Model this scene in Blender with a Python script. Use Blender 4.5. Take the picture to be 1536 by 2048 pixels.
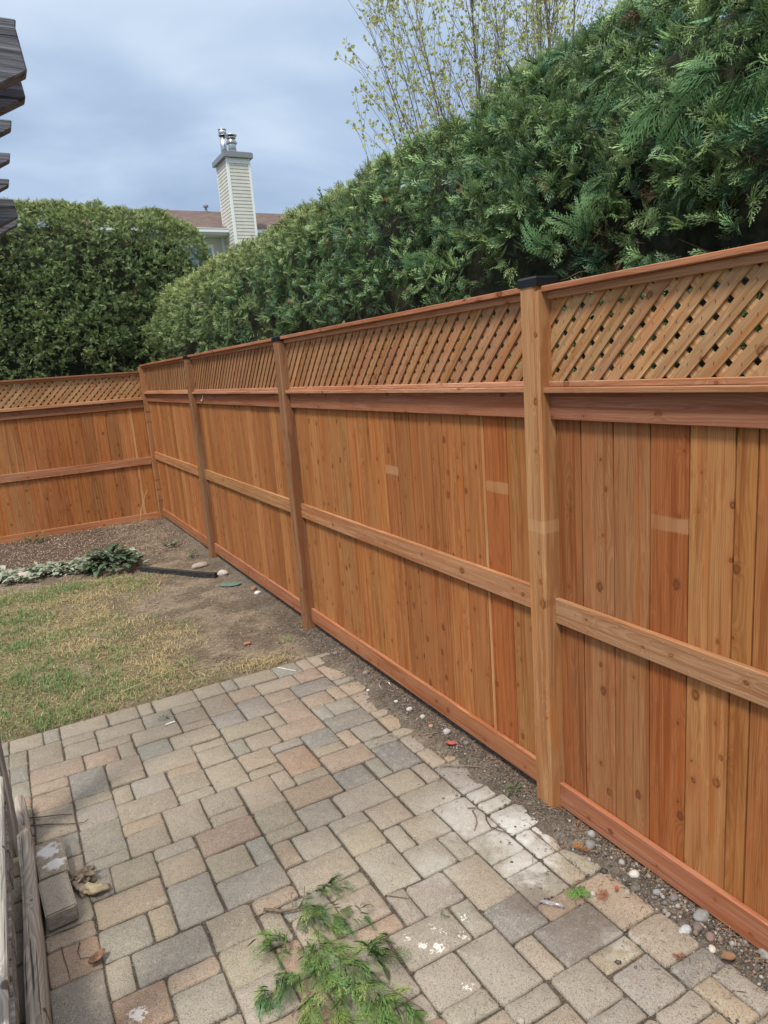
import bpy, bmesh, math, random
import numpy as np
from mathutils import Vector, Matrix
random.seed(7); rng = np.random.default_rng(11)
for o in list(bpy.data.objects): bpy.data.objects.remove(o)
C = bpy.context.scene.collection
sc = bpy.context.scene
R = math.radians

# ---------------------------------------------------------------- camera
CH = 1.7291; YAW = .4887; PITCH = .2066; ROLL = .0765; FPX = 1400.55
cd = bpy.data.cameras.new('camera'); cam = bpy.data.objects.new('camera', cd); C.objects.link(cam)
cy_, sy_ = math.cos(YAW), math.sin(YAW); cp_, sp_ = math.cos(PITCH), math.sin(PITCH)
F_ = Vector((sy_*cp_, cy_*cp_, -sp_)); R_ = Vector((cy_, -sy_, 0)); D_ = F_.cross(R_)
Xi = math.cos(ROLL)*R_ + math.sin(ROLL)*D_; Yi = -math.sin(ROLL)*R_ + math.cos(ROLL)*D_
cam.matrix_world = Matrix((( Xi.x, -Yi.x, -F_.x, 0), (Xi.y, -Yi.y, -F_.y, 0), (Xi.z, -Yi.z, -F_.z, CH), (0, 0, 0, 1)))
cd.sensor_fit = 'VERTICAL'; cd.sensor_height = 24.0; cd.lens = 24.0*FPX/2048; cd.clip_end = 600; cd.clip_start = .05
sc.camera = cam
sc.render.resolution_x = 768; sc.render.resolution_y = 1024

# ---------------------------------------------------------------- sky and light
SUN_EL = R(60); SUN_AZ = R(232)      # azimuth measured clockwise from +Y
w = bpy.data.worlds.new('World'); sc.world = w; w.use_nodes = True
nt = w.node_tree; nt.nodes.clear()
def N(nt, t, **k):
    n = nt.nodes.new(t)
    for a, v in k.items():
        if a.startswith('i_'): n.inputs[a[2:].replace('_', ' ')].default_value = v
        else: setattr(n, a, v)
    return n
L = lambda nt, a, b: nt.links.new(a, b)
sky = N(nt, 'ShaderNodeTexSky', sky_type='NISHITA', sun_disc=False, sun_elevation=SUN_EL, sun_rotation=SUN_AZ, altitude=60)
tc = N(nt, 'ShaderNodeTexCoord')
sep = N(nt, 'ShaderNodeSeparateXYZ'); L(nt, tc.outputs['Generated'], sep.inputs[0])
zz = N(nt, 'ShaderNodeMath', operation='MAXIMUM'); L(nt, sep.outputs[2], zz.inputs[0]); zz.inputs[1].default_value = 0
za = N(nt, 'ShaderNodeMath', operation='ADD'); L(nt, zz.outputs[0], za.inputs[0]); za.inputs[1].default_value = .28
dv = N(nt, 'ShaderNodeVectorMath', operation='DIVIDE')
cb = N(nt, 'ShaderNodeCombineXYZ')
for i in range(3): L(nt, za.outputs[0], cb.inputs[i])
L(nt, tc.outputs['Generated'], dv.inputs[0]); L(nt, cb.outputs[0], dv.inputs[1])
mp = N(nt, 'ShaderNodeMapping'); mp.inputs['Scale'].default_value = (1.0, 1.5, .5); mp.inputs['Rotation'].default_value = (0, 0, .4); mp.inputs['Location'].default_value = (1.35, .3, 0); L(nt, dv.outputs[0], mp.inputs[0])
n1 = N(nt, 'ShaderNodeTexNoise', i_Scale=1.5, i_Detail=5.0, i_Roughness=.45, i_Distortion=.35); L(nt, mp.outputs[0], n1.inputs['Vector'])
cr = N(nt, 'ShaderNodeValToRGB'); L(nt, n1.outputs[0], cr.inputs[0])
cr.color_ramp.elements[0].position = .37; cr.color_ramp.elements[0].color = (.265, .355, .50, 1)
cr.color_ramp.elements[1].position = .67; cr.color_ramp.elements[1].color = (.50, .595, .72, 1)
e = cr.color_ramp.elements.new(.52); e.color = (.36, .46, .61, 1)
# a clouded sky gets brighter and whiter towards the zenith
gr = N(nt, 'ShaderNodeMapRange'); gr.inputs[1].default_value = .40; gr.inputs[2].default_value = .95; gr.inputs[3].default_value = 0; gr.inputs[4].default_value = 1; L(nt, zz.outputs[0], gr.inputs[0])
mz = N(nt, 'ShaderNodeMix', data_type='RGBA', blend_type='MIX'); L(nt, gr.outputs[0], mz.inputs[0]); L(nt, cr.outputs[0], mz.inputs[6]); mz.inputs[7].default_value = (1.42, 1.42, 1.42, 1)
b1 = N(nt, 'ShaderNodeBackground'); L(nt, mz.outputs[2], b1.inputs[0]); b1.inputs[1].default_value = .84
b2 = N(nt, 'ShaderNodeBackground'); L(nt, sky.outputs[0], b2.inputs[0]); b2.inputs[1].default_value = .05
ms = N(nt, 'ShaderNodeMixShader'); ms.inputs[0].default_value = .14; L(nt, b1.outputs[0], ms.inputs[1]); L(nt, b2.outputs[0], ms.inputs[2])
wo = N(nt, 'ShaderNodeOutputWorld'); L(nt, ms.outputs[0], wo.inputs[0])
sl = bpy.data.lights.new('sun', 'SUN'); sl.energy = 2.3; sl.angle = R(11); sl.color = (1, .92, .79)
so = bpy.data.objects.new('sun', sl); C.objects.link(so)
sd = Vector((math.sin(SUN_AZ)*math.cos(SUN_EL), math.cos(SUN_AZ)*math.cos(SUN_EL), math.sin(SUN_EL)))
so.rotation_euler = sd.to_track_quat('Z', 'Y').to_euler(); so.location = (-3, -3, 8)
vs = sc.view_settings; vs.view_transform = 'Standard'; vs.look = 'None'; vs.gamma = 1; vs.exposure = .78; vs.use_curve_mapping = False
sc.render.engine = 'CYCLES'

# ---------------------------------------------------------------- helpers
def tag(o, label=None, cat=None, group=None, kind=None):
    if label: o['label'] = label
    if cat: o['category'] = cat
    if group: o['group'] = group
    if kind: o['kind'] = kind
    return o
def empty(name, loc, label, cat, group=None):
    o = bpy.data.objects.new(name, None); C.objects.link(o); o.location = loc; o.empty_display_size = .1
    return tag(o, label, cat, group)
def link(name, me, parent=None, mat=None, M=None, col=None):
    o = bpy.data.objects.new(name, me); C.objects.link(o)
    if mat is not None and not me.materials: me.materials.append(mat)
    if parent is not None: o.parent = parent
    if M is not None:
        if parent is not None:
            off = Vector((0, 0, 0)); q = parent
            while q is not None: off += q.location; q = q.parent
            M = Matrix.Translation(-off) @ M
        o.matrix_basis = M
    if col is not None: o.color = col
    return o
def raw_mesh(name, V, tris=None, quads=None, cols=None, mat=None, smooth=False):
    me = bpy.data.meshes.new(name); V = np.asarray(V, np.float32)
    idx = []; tot = []
    if tris is not None and len(tris): tris = np.asarray(tris, np.int32); idx.append(tris.ravel()); tot.append(np.full(len(tris), 3, np.int32))
    if quads is not None and len(quads): quads = np.asarray(quads, np.int32); idx.append(quads.ravel()); tot.append(np.full(len(quads), 4, np.int32))
    idx = np.concatenate(idx); tot = np.concatenate(tot)
    me.vertices.add(len(V)); me.vertices.foreach_set('co', V.ravel())
    me.loops.add(len(idx)); me.loops.foreach_set('vertex_index', idx)
    me.polygons.add(len(tot)); st = np.zeros(len(tot), np.int32); st[1:] = np.cumsum(tot)[:-1]
    me.polygons.foreach_set('loop_start', st); me.polygons.foreach_set('loop_total', tot)
    if smooth: me.polygons.foreach_set('use_smooth', np.ones(len(tot), bool))
    me.update(calc_edges=True)
    if cols is not None:
        a = me.color_attributes.new('col', 'FLOAT_COLOR', 'POINT')
        c = np.ones((len(V), 4), np.float32); c[:, :3] = cols; a.data.foreach_set('color', c.ravel())
    if mat: me.materials.append(mat)
    return me
def pm(name, V, faces, mat=None, smooth=False):
    me = bpy.data.meshes.new(name); me.from_pydata([tuple(v) for v in V], [], faces); me.update()
    if smooth: me.polygons.foreach_set('use_smooth', [True]*len(me.polygons))
    if mat: me.materials.append(mat)
    return me
def box(x0, x1, y0, y1, z0, z1):
    V = [(x0,y0,z0),(x1,y0,z0),(x1,y1,z0),(x0,y1,z0),(x0,y0,z1),(x1,y0,z1),(x1,y1,z1),(x0,y1,z1)]
    return V, [(0,3,2,1),(4,5,6,7),(0,1,5,4),(1,2,6,5),(2,3,7,6),(3,0,4,7)]
def boxes(name, bl, mat=None):
    V = []; Fs = []
    for b in bl:
        v, f = box(*b); n = len(V); V += v; Fs += [tuple(i+n for i in q) for q in f]
    return pm(name, V, Fs, mat)
def tube(pts, rads, seg=6):
    V = []; Fs = []; P = [Vector(p) for p in pts]
    for i, p in enumerate(P):
        t = (P[min(i+1, len(P)-1)] - P[max(i-1, 0)]).normalized()
        a = t.orthogonal().normalized() if i == 0 else (a - t*a.dot(t)).normalized()
        b = t.cross(a)
        for k in range(seg):
            q = 2*math.pi*k/seg; V.append(p + (a*math.cos(q) + b*math.sin(q))*rads[i])
    for i in range(len(P)-1):
        for k in range(seg):
            Fs.append((i*seg+k, i*seg+(k+1) % seg, (i+1)*seg+(k+1) % seg, (i+1)*seg+k))
    Fs.append(tuple(range(seg))[::-1]); Fs.append(tuple((len(P)-1)*seg+k for k in range(seg)))
    return V, Fs
def join(parts):
    V = []; Fs = []
    for v, f in parts:
        n = len(V); V += list(v); Fs += [tuple(i+n for i in q) for q in f]
    return V, Fs
def vnoise(x, y, s=1.0, seed=0):
    # smooth value noise, numpy
    x = np.asarray(x, float)/s + seed*17.3; y = np.asarray(y, float)/s + seed*5.1
    xi = np.floor(x); yi = np.floor(y); fx = x-xi; fy = y-yi; fx = fx*fx*(3-2*fx); fy = fy*fy*(3-2*fy)
    h = lambda a, b: np.modf(np.abs(np.sin(a*127.1+b*311.7+seed*74.7)*43758.5453))[0]
    return (h(xi,yi)*(1-fx)+h(xi+1,yi)*fx)*(1-fy)+(h(xi,yi+1)*(1-fx)+h(xi+1,yi+1)*fx)*fy
def fbm(x, y, s, seed=0, o=4):
    r = 0; a = .5
    for k in range(o): r = r + a*vnoise(x, y, s, seed+k); s = s/2.03; a /= 2
    return r/(1-.5**o)

# ---------------------------------------------------------------- materials
def mat(name):
    m = bpy.data.materials.new(name); m.use_nodes = True; nt = m.node_tree
    b = nt.nodes['Principled BSDF']; b.inputs['Roughness'].default_value = .8
    try: b.inputs['Specular IOR Level'].default_value = .3
    except Exception: pass
    return m, nt, b
def math_(nt, op, a, b=None, c=None, clamp=False):
    n = nt.nodes.new('ShaderNodeMath'); n.operation = op; n.use_clamp = clamp
    for i, v in enumerate((a, b, c)):
        if v is None: continue
        if isinstance(v, (int, float)): n.inputs[i].default_value = v
        else: L(nt, v, n.inputs[i])
    return n.outputs[0]
def mixc(nt, f, a, b, mode='MIX'):
    n = nt.nodes.new('ShaderNodeMix'); n.data_type = 'RGBA'; n.blend_type = mode
    for i, v in ((0, f), (6, a), (7, b)):
        if isinstance(v, (int, float)): n.inputs[i].default_value = v
        elif isinstance(v, tuple): n.inputs[i].default_value = v if len(v) == 4 else (*v, 1)
        else: L(nt, v, n.inputs[i])
    return n.outputs[2]
def sm(nt, v, a, b, lo=0, hi=1):
    n = nt.nodes.new('ShaderNodeMapRange'); n.interpolation_type = 'SMOOTHSTEP'
    L(nt, v, n.inputs[0])
    for i, q in enumerate((a, b, lo, hi)): n.inputs[i+1].default_value = q
    return n.outputs[0]
def noise(nt, vec, s, d=3, r=.5, dist=0):
    n = nt.nodes.new('ShaderNodeTexNoise'); n.inputs['Scale'].default_value = s; n.inputs['Detail'].default_value = d; n.inputs['Roughness'].default_value = r; n.inputs['Distortion'].default_value = dist
    L(nt, vec, n.inputs['Vector']); return n.outputs[0]
def mapping(nt, vec, sc_=(1,1,1), loc=(0,0,0)):
    n = nt.nodes.new('ShaderNodeMapping'); n.inputs['Scale'].default_value = sc_; n.inputs['Location'].default_value = loc; L(nt, vec, n.inputs[0]); return n.outputs[0]
def bump(nt, h, strength, dist, b):
    n = nt.nodes.new('ShaderNodeBump'); n.inputs['Strength'].default_value = strength; n.inputs['Distance'].default_value = dist
    L(nt, h, n.inputs['Height']); L(nt, n.outputs[0], b.inputs['Normal'])
def blob(nt, pos, c, r, e=.5):
    n = nt.nodes.new('ShaderNodeVectorMath'); n.operation = 'DISTANCE'; L(nt, pos, n.inputs[0]); n.inputs[1].default_value = c
    return sm(nt, n.outputs['Value'], r, r*e)

def wood(name, knots=1.0, cool=False, red=(.34, .085, .028), grain=.5, weather=False, ringf=150, rough=.72):
    m, nt, b = mat(name); b.inputs['Roughness'].default_value = rough
    b.inputs['Specular IOR Level'].default_value = .15
    tc = nt.nodes.new('ShaderNodeTexCoord'); oi = nt.nodes.new('ShaderNodeObjectInfo')
    rnd = oi.outputs['Random']
    cmb = nt.nodes.new('ShaderNodeCombineXYZ'); L(nt, math_(nt, 'MULTIPLY', rnd, 31.7), cmb.inputs[0]); L(nt, math_(nt, 'MULTIPLY', rnd, 17.3), cmb.inputs[1]); L(nt, math_(nt, 'MULTIPLY', rnd, 97.1), cmb.inputs[2])
    add = nt.nodes.new('ShaderNodeVectorMath'); add.operation = 'ADD'; L(nt, tc.outputs['Object'], add.inputs[0]); L(nt, cmb.outputs[0], add.inputs[1])
    P = add.outputs[0]
    s = nt.nodes.new('ShaderNodeSeparateXYZ'); L(nt, tc.outputs['Object'], s.inputs[0]); x, y, z = s.outputs
    # knots: one Voronoi cell in three carries one
    vo = nt.nodes.new('ShaderNodeTexVoronoi'); vo.voronoi_dimensions = '2D'; vo.feature = 'F1'; vo.inputs['Scale'].default_value = 1; vo.inputs['Randomness'].default_value = .85
    sp_ = nt.nodes.new('ShaderNodeSeparateXYZ'); L(nt, P, sp_.inputs[0]); kv = nt.nodes.new('ShaderNodeCombineXYZ'); L(nt, math_(nt, 'MULTIPLY', sp_.outputs[1], 10.5), kv.inputs[0]); L(nt, math_(nt, 'MULTIPLY', sp_.outputs[2], 8.0), kv.inputs[1])
    kn = nt.nodes.new('ShaderNodeTexNoise'); kn.inputs['Scale'].default_value = 60; L(nt, P, kn.inputs['Vector'])
    ks = nt.nodes.new('ShaderNodeVectorMath'); ks.operation = 'MULTIPLY_ADD'; L(nt, kn.outputs['Color'], ks.inputs[0]); ks.inputs[1].default_value = (.09, .09, 0); L(nt, kv.outputs[0], ks.inputs[2])
    L(nt, ks.outputs[0], vo.inputs['Vector'])
    cs = nt.nodes.new('ShaderNodeSeparateColor'); L(nt, vo.outputs['Color'], cs.inputs[0])
    has = sm(nt, cs.outputs[0], .70-.22*knots, .74-.22*knots)
    size = math_(nt, 'ADD', math_(nt, 'MULTIPLY', math_(nt, 'MULTIPLY', cs.outputs[1], cs.outputs[1]), .12), .038)
    dn = math_(nt, 'DIVIDE', vo.outputs['Distance'], size)
    knot = math_(nt, 'MULTIPLY', sm(nt, dn, 1.0, .72), has)
    kring = math_(nt, 'MULTIPLY', math_(nt, 'MULTIPLY', sm(nt, dn, 1.35, .95), has), math_(nt, 'SUBTRACT', 1.0, knot))
    halo = math_(nt, 'MULTIPLY', math_(nt, 'POWER', 2.718, math_(nt, 'MULTIPLY', vo.outputs['Distance'], -9.0)), has)
    # growth rings cut by the board face, bent round the knots
    wz = noise(nt, mapping(nt, P, (.6, .6, 1.3)), 1, 2, .5); wz2 = noise(nt, mapping(nt, P, (2, 6, 3.2)), 1, 2, .5)
    ph = math_(nt, 'FRACT', math_(nt, 'MULTIPLY', rnd, 7.77)); ph2 = math_(nt, 'FRACT', math_(nt, 'MULTIPLY', rnd, 23.3))
    yy = math_(nt, 'ADD', math_(nt, 'ADD', y, math_(nt, 'MULTIPLY', math_(nt, 'SUBTRACT', ph, .5), .16)), math_(nt, 'MULTIPLY', math_(nt, 'SUBTRACT', wz2, .5), .025))
    xx = math_(nt, 'ADD', math_(nt, 'ADD', x, math_(nt, 'MULTIPLY', ph2, .08)), math_(nt, 'MULTIPLY', math_(nt, 'SUBTRACT', wz, .5), .16))
    r = math_(nt, 'SQRT', math_(nt, 'ADD', math_(nt, 'MULTIPLY', xx, xx), math_(nt, 'MULTIPLY', yy, yy)))
    r = math_(nt, 'ADD', r, math_(nt, 'MULTIPLY', halo, .035))
    ring = math_(nt, 'FRACT', math_(nt, 'MULTIPLY', r, ringf))
    ring = math_(nt, 'MULTIPLY', sm(nt, ring, .1, .92), sm(nt, ring, 1.0, .93))
    fib = noise(nt, mapping(nt, P, (260, 260, 5)), 1, 4, .6)
    fib2 = noise(nt, mapping(nt, P, (60, 60, 1.6)), 1, 3, .55)
    blot = noise(nt, mapping(nt, P, (6, 14, 2.2)), 1, 4, .6, 1.2); blot2 = noise(nt, mapping(nt, P, (6, 22, 3.5)), 1, 3, .6, 1.5)
    base = oi.outputs['Color']
    if weather:
        c = mixc(nt, sm(nt, fib2, .3, .7), (.17, .155, .14), (.50, .47, .44))
        if cool: c = mixc(nt, sm(nt, fib2, .3, .7), (.045, .05, .065), (.23, .24, .28))
        c = mixc(nt, .5, c, base)
        c = mixc(nt, math_(nt, 'MULTIPLY', ring, grain), c, (.07, .058, .05))
        crack = math_(nt, 'MULTIPLY', sm(nt, noise(nt, mapping(nt, P, (110, 110, 2.2)), 1, 3, .6), .40, .33), .8)
        c = mixc(nt, crack, c, (.025, .02, .018))
        c = mixc(nt, math_(nt, 'MULTIPLY', knot, .8), c, (.05, .035, .025))
        h = math_(nt, 'SUBTRACT', math_(nt, 'ADD', math_(nt, 'MULTIPLY', fib2, .8), math_(nt, 'MULTIPLY', fib, .5)), math_(nt, 'MULTIPLY', crack, 1.2))
        L(nt, c, b.inputs['Base Color']); bump(nt, h, .9, .004, b); return m
    dk = mixc(nt, 1.0, base, (.60, .46, .38), 'MULTIPLY')
    c = mixc(nt, math_(nt, 'MULTIPLY', ring, grain), base, dk)
    c = mixc(nt, math_(nt, 'MULTIPLY', sm(nt, fib, .35, .7), .28), c, dk)
    lt = mixc(nt, 1.0, base, (1.24, 1.24, 1.15), 'MULTIPLY')
    c = mixc(nt, math_(nt, 'MULTIPLY', sm(nt, fib2, .5, .75), .5), c, lt)
    c = mixc(nt, math_(nt, 'MULTIPLY', sm(nt, blot, .50, .70), .7), c, mixc(nt, .5, red, base)); c = mixc(nt, math_(nt, 'MULTIPLY', sm(nt, blot2, .54, .68), .5), c, mixc(nt, 1.0, base, (.66, .52, .42), 'MULTIPLY')); c = mixc(nt, math_(nt, 'MULTIPLY', sm(nt, blot2, .42, .30), .4), c, lt)
    c = mixc(nt, math_(nt, 'MULTIPLY', halo, .75), c, mixc(nt, 1.0, base, (.72, .5, .36), 'MULTIPLY'))
    c = mixc(nt, math_(nt, 'MULTIPLY', knot, .95), c, mixc(nt, sm(nt, dn, .2, .8), mixc(nt, 1.0, base, (.62, .42, .30), 'MULTIPLY'), (.11, .045, .02)))
    c = mixc(nt, math_(nt, 'MULTIPLY', kring, .3), c, (.10, .04, .018))
    st = noise(nt, mapping(nt, P, (20, 48, 1.3)), 1, 4, .6, .8); st2 = noise(nt, mapping(nt, P, (8, 26, .9)), 1, 3, .6, 1.0)
    c = mixc(nt, math_(nt, 'MULTIPLY', sm(nt, st, .50, .62), .7), c, mixc(nt, 1.0, base, (.62, .42, .30), 'MULTIPLY'))
    c = mixc(nt, math_(nt, 'MULTIPLY', sm(nt, st2, .53, .66), .6), c, mixc(nt, 1.0, base, (.95, .66, .42), 'MULTIPLY'))
    c = mixc(nt, math_(nt, 'MULTIPLY', sm(nt, st, .42, .30), .45), c, mixc(nt, 1.0, base, (1.3, 1.3, 1.2), 'MULTIPLY'))
    # unstained band left by a strap: object colour alpha holds its height
    al = oi.outputs['Alpha']
    wgl = math_(nt, 'MULTIPLY', math_(nt, 'SUBTRACT', noise(nt, mapping(nt, P, (12, 12, 12)), 1, 2), .5), .012)
    d = math_(nt, 'ABSOLUTE', math_(nt, 'SUBTRACT', math_(nt, 'ADD', z, wgl), math_(nt, 'MULTIPLY', math_(nt, 'SUBTRACT', al, .5), 2.0)))
    band = math_(nt, 'MULTIPLY', sm(nt, d, .026, .018), math_(nt, 'LESS_THAN', al, .98))
    c = mixc(nt, math_(nt, 'MULTIPLY', math_(nt, 'MULTIPLY', band, sm(nt, wz2, .2, .65)), .62), c, mixc(nt, .35, (.50, .33, .18), base))
    L(nt, c, b.inputs['Base Color'])
    h = math_(nt, 'ADD', math_(nt, 'MULTIPLY', fib, .5), math_(nt, 'ADD', math_(nt, 'MULTIPLY', ring, -.25), math_(nt, 'MULTIPLY', kring, -.8)))
    bump(nt, h, .35, .0015, b)
    return m
M_board = wood('stained_spruce', 1.0)
M_rail = wood('stained_rail', .8, red=(.26, .085, .045), ringf=120)
M_slat = wood('lattice_spruce', .25, red=(.30, .15, .075), grain=.45, ringf=210)
M_cool = wood('weathered_blue_grey_timber', .8, cool=True, grain=.5, weather=True, ringf=110)
M_old = wood('weathered_timber', .8, grain=.35, weather=True, ringf=130)

def attr_mat(name, rough=.7, trans=0.0, bumpy=None):
    m, nt, b = mat(name); b.inputs['Roughness'].default_value = rough
    a = nt.nodes.new('ShaderNodeAttribute'); a.attribute_name = 'col'
    L(nt, a.outputs['Color'], b.inputs['Base Color'])
    if trans:
        t = nt.nodes.new('ShaderNodeBsdfTranslucent'); L(nt, a.outputs['Color'], t.inputs[0])
        x = nt.nodes.new('ShaderNodeMixShader'); x.inputs[0].default_value = trans
        L(nt, b.outputs[0], x.inputs[1]); L(nt, t.outputs[0], x.inputs[2]); L(nt, x.outputs[0], nt.nodes['Material Output'].inputs[0])
    if bumpy:
        tc = nt.nodes.new('ShaderNodeTexCoord'); bump(nt, noise(nt, tc.outputs['Object'], bumpy, 4, .6), .5, .004, b)
    return m
M_leaf = attr_mat('leaf', .42, .25)
M_grass = attr_mat('grass_blade', .75, .25)
M_debris = attr_mat('debris', .9)
M_stone = attr_mat('stone', .75, 0, 90)
M_bark = attr_mat('bark', .9, 0, 40)

def simple(name, col, rough=.6, metal=0, ns=None, amt=.2, bs=None):
    m, nt, b = mat(name); b.inputs['Roughness'].default_value = rough; b.inputs['Metallic'].default_value = metal
    tc = nt.nodes.new('ShaderNodeTexCoord')
    if ns:
        f = noise(nt, tc.outputs['Object'], ns, 4, .6)
        L(nt, mixc(nt, sm(nt, f, .3, .7), tuple(c*(1-amt) for c in col), tuple(min(1, c*(1+amt)) for c in col)), b.inputs['Base Color'])
        bump(nt, f, .25, bs or .002, b)
    else: b.inputs['Base Color'].default_value = (*col, 1)
    return m

# concrete pavers
def paver_mat():
    m, nt, b = mat('concrete_paver'); b.inputs['Roughness'].default_value = .9
    g = nt.nodes.new('ShaderNodeNewGeometry'); oi = nt.nodes.new('ShaderNodeObjectInfo'); P = g.outputs['Position']
    base = oi.outputs['Color']
    big = noise(nt, P, 9, 4, .6, .3); mid = noise(nt, P, 38, 4, .65); fine = noise(nt, P, 420, 2, .6)
    c = mixc(nt, math_(nt, 'MULTIPLY', sm(nt, big, .35, .7), .5), base, mixc(nt, 1.0, base, (.80, .80, .82), 'MULTIPLY'))
    c = mixc(nt, math_(nt, 'MULTIPLY', sm(nt, mid, .48, .72), .6), c, (.46, .41, .335)); c = mixc(nt, math_(nt, 'MULTIPLY', sm(nt, noise(nt, P, 3.2, 4, .6), .35, .65), .35), c, (.36, .315, .255))
    c = mixc(nt, math_(nt, 'MULTIPLY', sm(nt, mid, .42, .22), .45), c, mixc(nt, 1.0, base, (.62, .6, .6), 'MULTIPLY'))
    vo = nt.nodes.new('ShaderNodeTexVoronoi'); vo.inputs['Scale'].default_value = 300; L(nt, P, vo.inputs['Vector'])
    cs = nt.nodes.new('ShaderNodeSeparateColor'); L(nt, vo.outputs['Color'], cs.inputs[0])
    grit = math_(nt, 'MULTIPLY', sm(nt, vo.outputs['Distance'], .55, .25), sm(nt, cs.outputs[0], .72, .78))
    pit = math_(nt, 'MULTIPLY', sm(nt, vo.outputs['Distance'], .6, .3), sm(nt, cs.outputs[1], .74, .80))
    c = mixc(nt, math_(nt, 'MULTIPLY', grit, .8), c, (.56, .53, .48)); c = mixc(nt, math_(nt, 'MULTIPLY', pit, .7), c, (.09, .08, .07))
    c = mixc(nt, math_(nt, 'MULTIPLY', sm(nt, fine, .35, .7), .35), mixc(nt, 1.0, c, (.7, .7, .7), 'MULTIPLY'), c)
    # dried cement spilled beside the post, mud smear, paint splashes
    wn = math_(nt, 'MULTIPLY', math_(nt, 'SUBTRACT', noise(nt, P, 14, 5, .65), .5), .22)
    cv = nt.nodes.new('ShaderNodeCombineXYZ'); L(nt, wn, cv.inputs[0]); L(nt, math_(nt, 'MULTIPLY', math_(nt, 'SUBTRACT', noise(nt, P, 19, 5, .65), .5), .22), cv.inputs[1])
    ad = nt.nodes.new('ShaderNodeVectorMath'); ad.operation = 'ADD'; L(nt, P, ad.inputs[0]); L(nt, cv.outputs[0], ad.inputs[1]); W = ad.outputs[0]
    cem = math_(nt, 'MAXIMUM', blob(nt, W, (1.44, 1.84, 0), .17, .3), math_(nt, 'MULTIPLY', blob(nt, W, (1.38, 2.02, 0), .26, .2), .55))
    cem = math_(nt, 'MAXIMUM', cem, math_(nt, 'MULTIPLY', blob(nt, W, (1.36, 1.69, 0), .15, .3), .8))
    cem = math_(nt, 'MAXIMUM', cem, math_(nt, 'MULTIPLY', blob(nt, W, (1.36, 1.28, 0), .07, .3), .6))
    cem = math_(nt, 'MAXIMUM', cem, math_(nt, 'MULTIPLY', blob(nt, W, (1.08, 1.85, 0), .13, .2), .35))
    c = mixc(nt, math_(nt, 'MULTIPLY', cem, math_(nt, 'ADD', math_(nt, 'MULTIPLY', mid, .7), .3)), c, (.55, .55, .54))
    mud = math_(nt, 'MAXIMUM', blob(nt, W, (1.27, 1.56, 0), .13, .2), math_(nt, 'MULTIPLY', blob(nt, W, (1.33, 1.40, 0), .2, .2), .8))
    c = mixc(nt, math_(nt, 'MULTIPLY', mud, .6), c, (.13, .10, .08))
    sp = None
    hf = math_(nt, 'MULTIPLY', math_(nt, 'SUBTRACT', noise(nt, P, 75, 3, .6), .5), .09)
    cv2 = nt.nodes.new('ShaderNodeCombineXYZ'); L(nt, hf, cv2.inputs[0]); L(nt, math_(nt, 'MULTIPLY', math_(nt, 'SUBTRACT', noise(nt, mapping(nt, P, loc=(5, 5, 5)), 75, 3, .6), .5), .09), cv2.inputs[1])
    ad2 = nt.nodes.new('ShaderNodeVectorMath'); ad2.operation = 'ADD'; L(nt, P, ad2.inputs[0]); L(nt, cv2.outputs[0], ad2.inputs[1])
    for cx, cy, r in ((.865, 1.59, .014), (.90, 1.555, .022), (.945, 1.60, .012), (.99, 1.55, .012), (.895, 1.40, .012), (.07, 1.83, .026), (.84, 1.64, .008), (.93, 1.63, .01), (1.03, 1.61, .009)):
        q = blob(nt, ad2.outputs[0], (cx, cy, 0), r, .6); sp = q if sp is None else math_(nt, 'MAXIMUM', sp, q)
    c = mixc(nt, math_(nt, 'MULTIPLY', sp, .75), c, (.68, .67, .65))
    L(nt, c, b.inputs['Base Color'])
    h = math_(nt, 'ADD', math_(nt, 'MULTIPLY', mid, 1.0), math_(nt, 'SUBTRACT', math_(nt, 'MULTIPLY', grit, .22), math_(nt, 'MULTIPLY', pit, .3)))
    bump(nt, h, .6, .005, b)
    return m
M_paver = paver_mat()

def soil_mat():
    m, nt, b = mat('yard_soil'); b.inputs['Roughness'].default_value = .95
    g = nt.nodes.new('ShaderNodeNewGeometry'); P = g.outputs['Position']
    a = nt.nodes.new('ShaderNodeAttribute'); a.attribute_name = 'col'
    c = a.outputs['Color']
    n1 = noise(nt, P, 26, 5, .7); n2 = noise(nt, P, 130, 4, .7); n3 = noise(nt, P, 4, 4, .6)
    c = mixc(nt, math_(nt, 'MULTIPLY', sm(nt, n1, .35, .65), .5), mixc(nt, 1.0, c, (.62, .6, .58), 'MULTIPLY'), mixc(nt, 1.0, c, (1.25, 1.22, 1.18), 'MULTIPLY'))
    c = mixc(nt, sm(nt, n2, .35, .65), mixc(nt, 1.0, c, (.62, .6, .6), 'MULTIPLY'), mixc(nt, 1.0, c, (1.2, 1.2, 1.2), 'MULTIPLY'))
    c = mixc(nt, math_(nt, 'MULTIPLY', sm(nt, n3, .4, .7), .35), c, mixc(nt, 1.0, c, (.6, .58, .55), 'MULTIPLY'))
    L(nt, c, b.inputs['Base Color'])
    bump(nt, math_(nt, 'ADD', n1, math_(nt, 'MULTIPLY', n2, .6)), 1.0, .02, b)
    return m
M_soil = soil_mat()

# ================================================================ setting: ground
XP = 1.6177                         # yard face of the posts of the side fence
PX = [ -.585, 1.8568, 4.2968, 6.7363, 9.20 ]   # posts along the side fence (near edge of each)
YBK = 9.233                         # post face of the back fence

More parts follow.
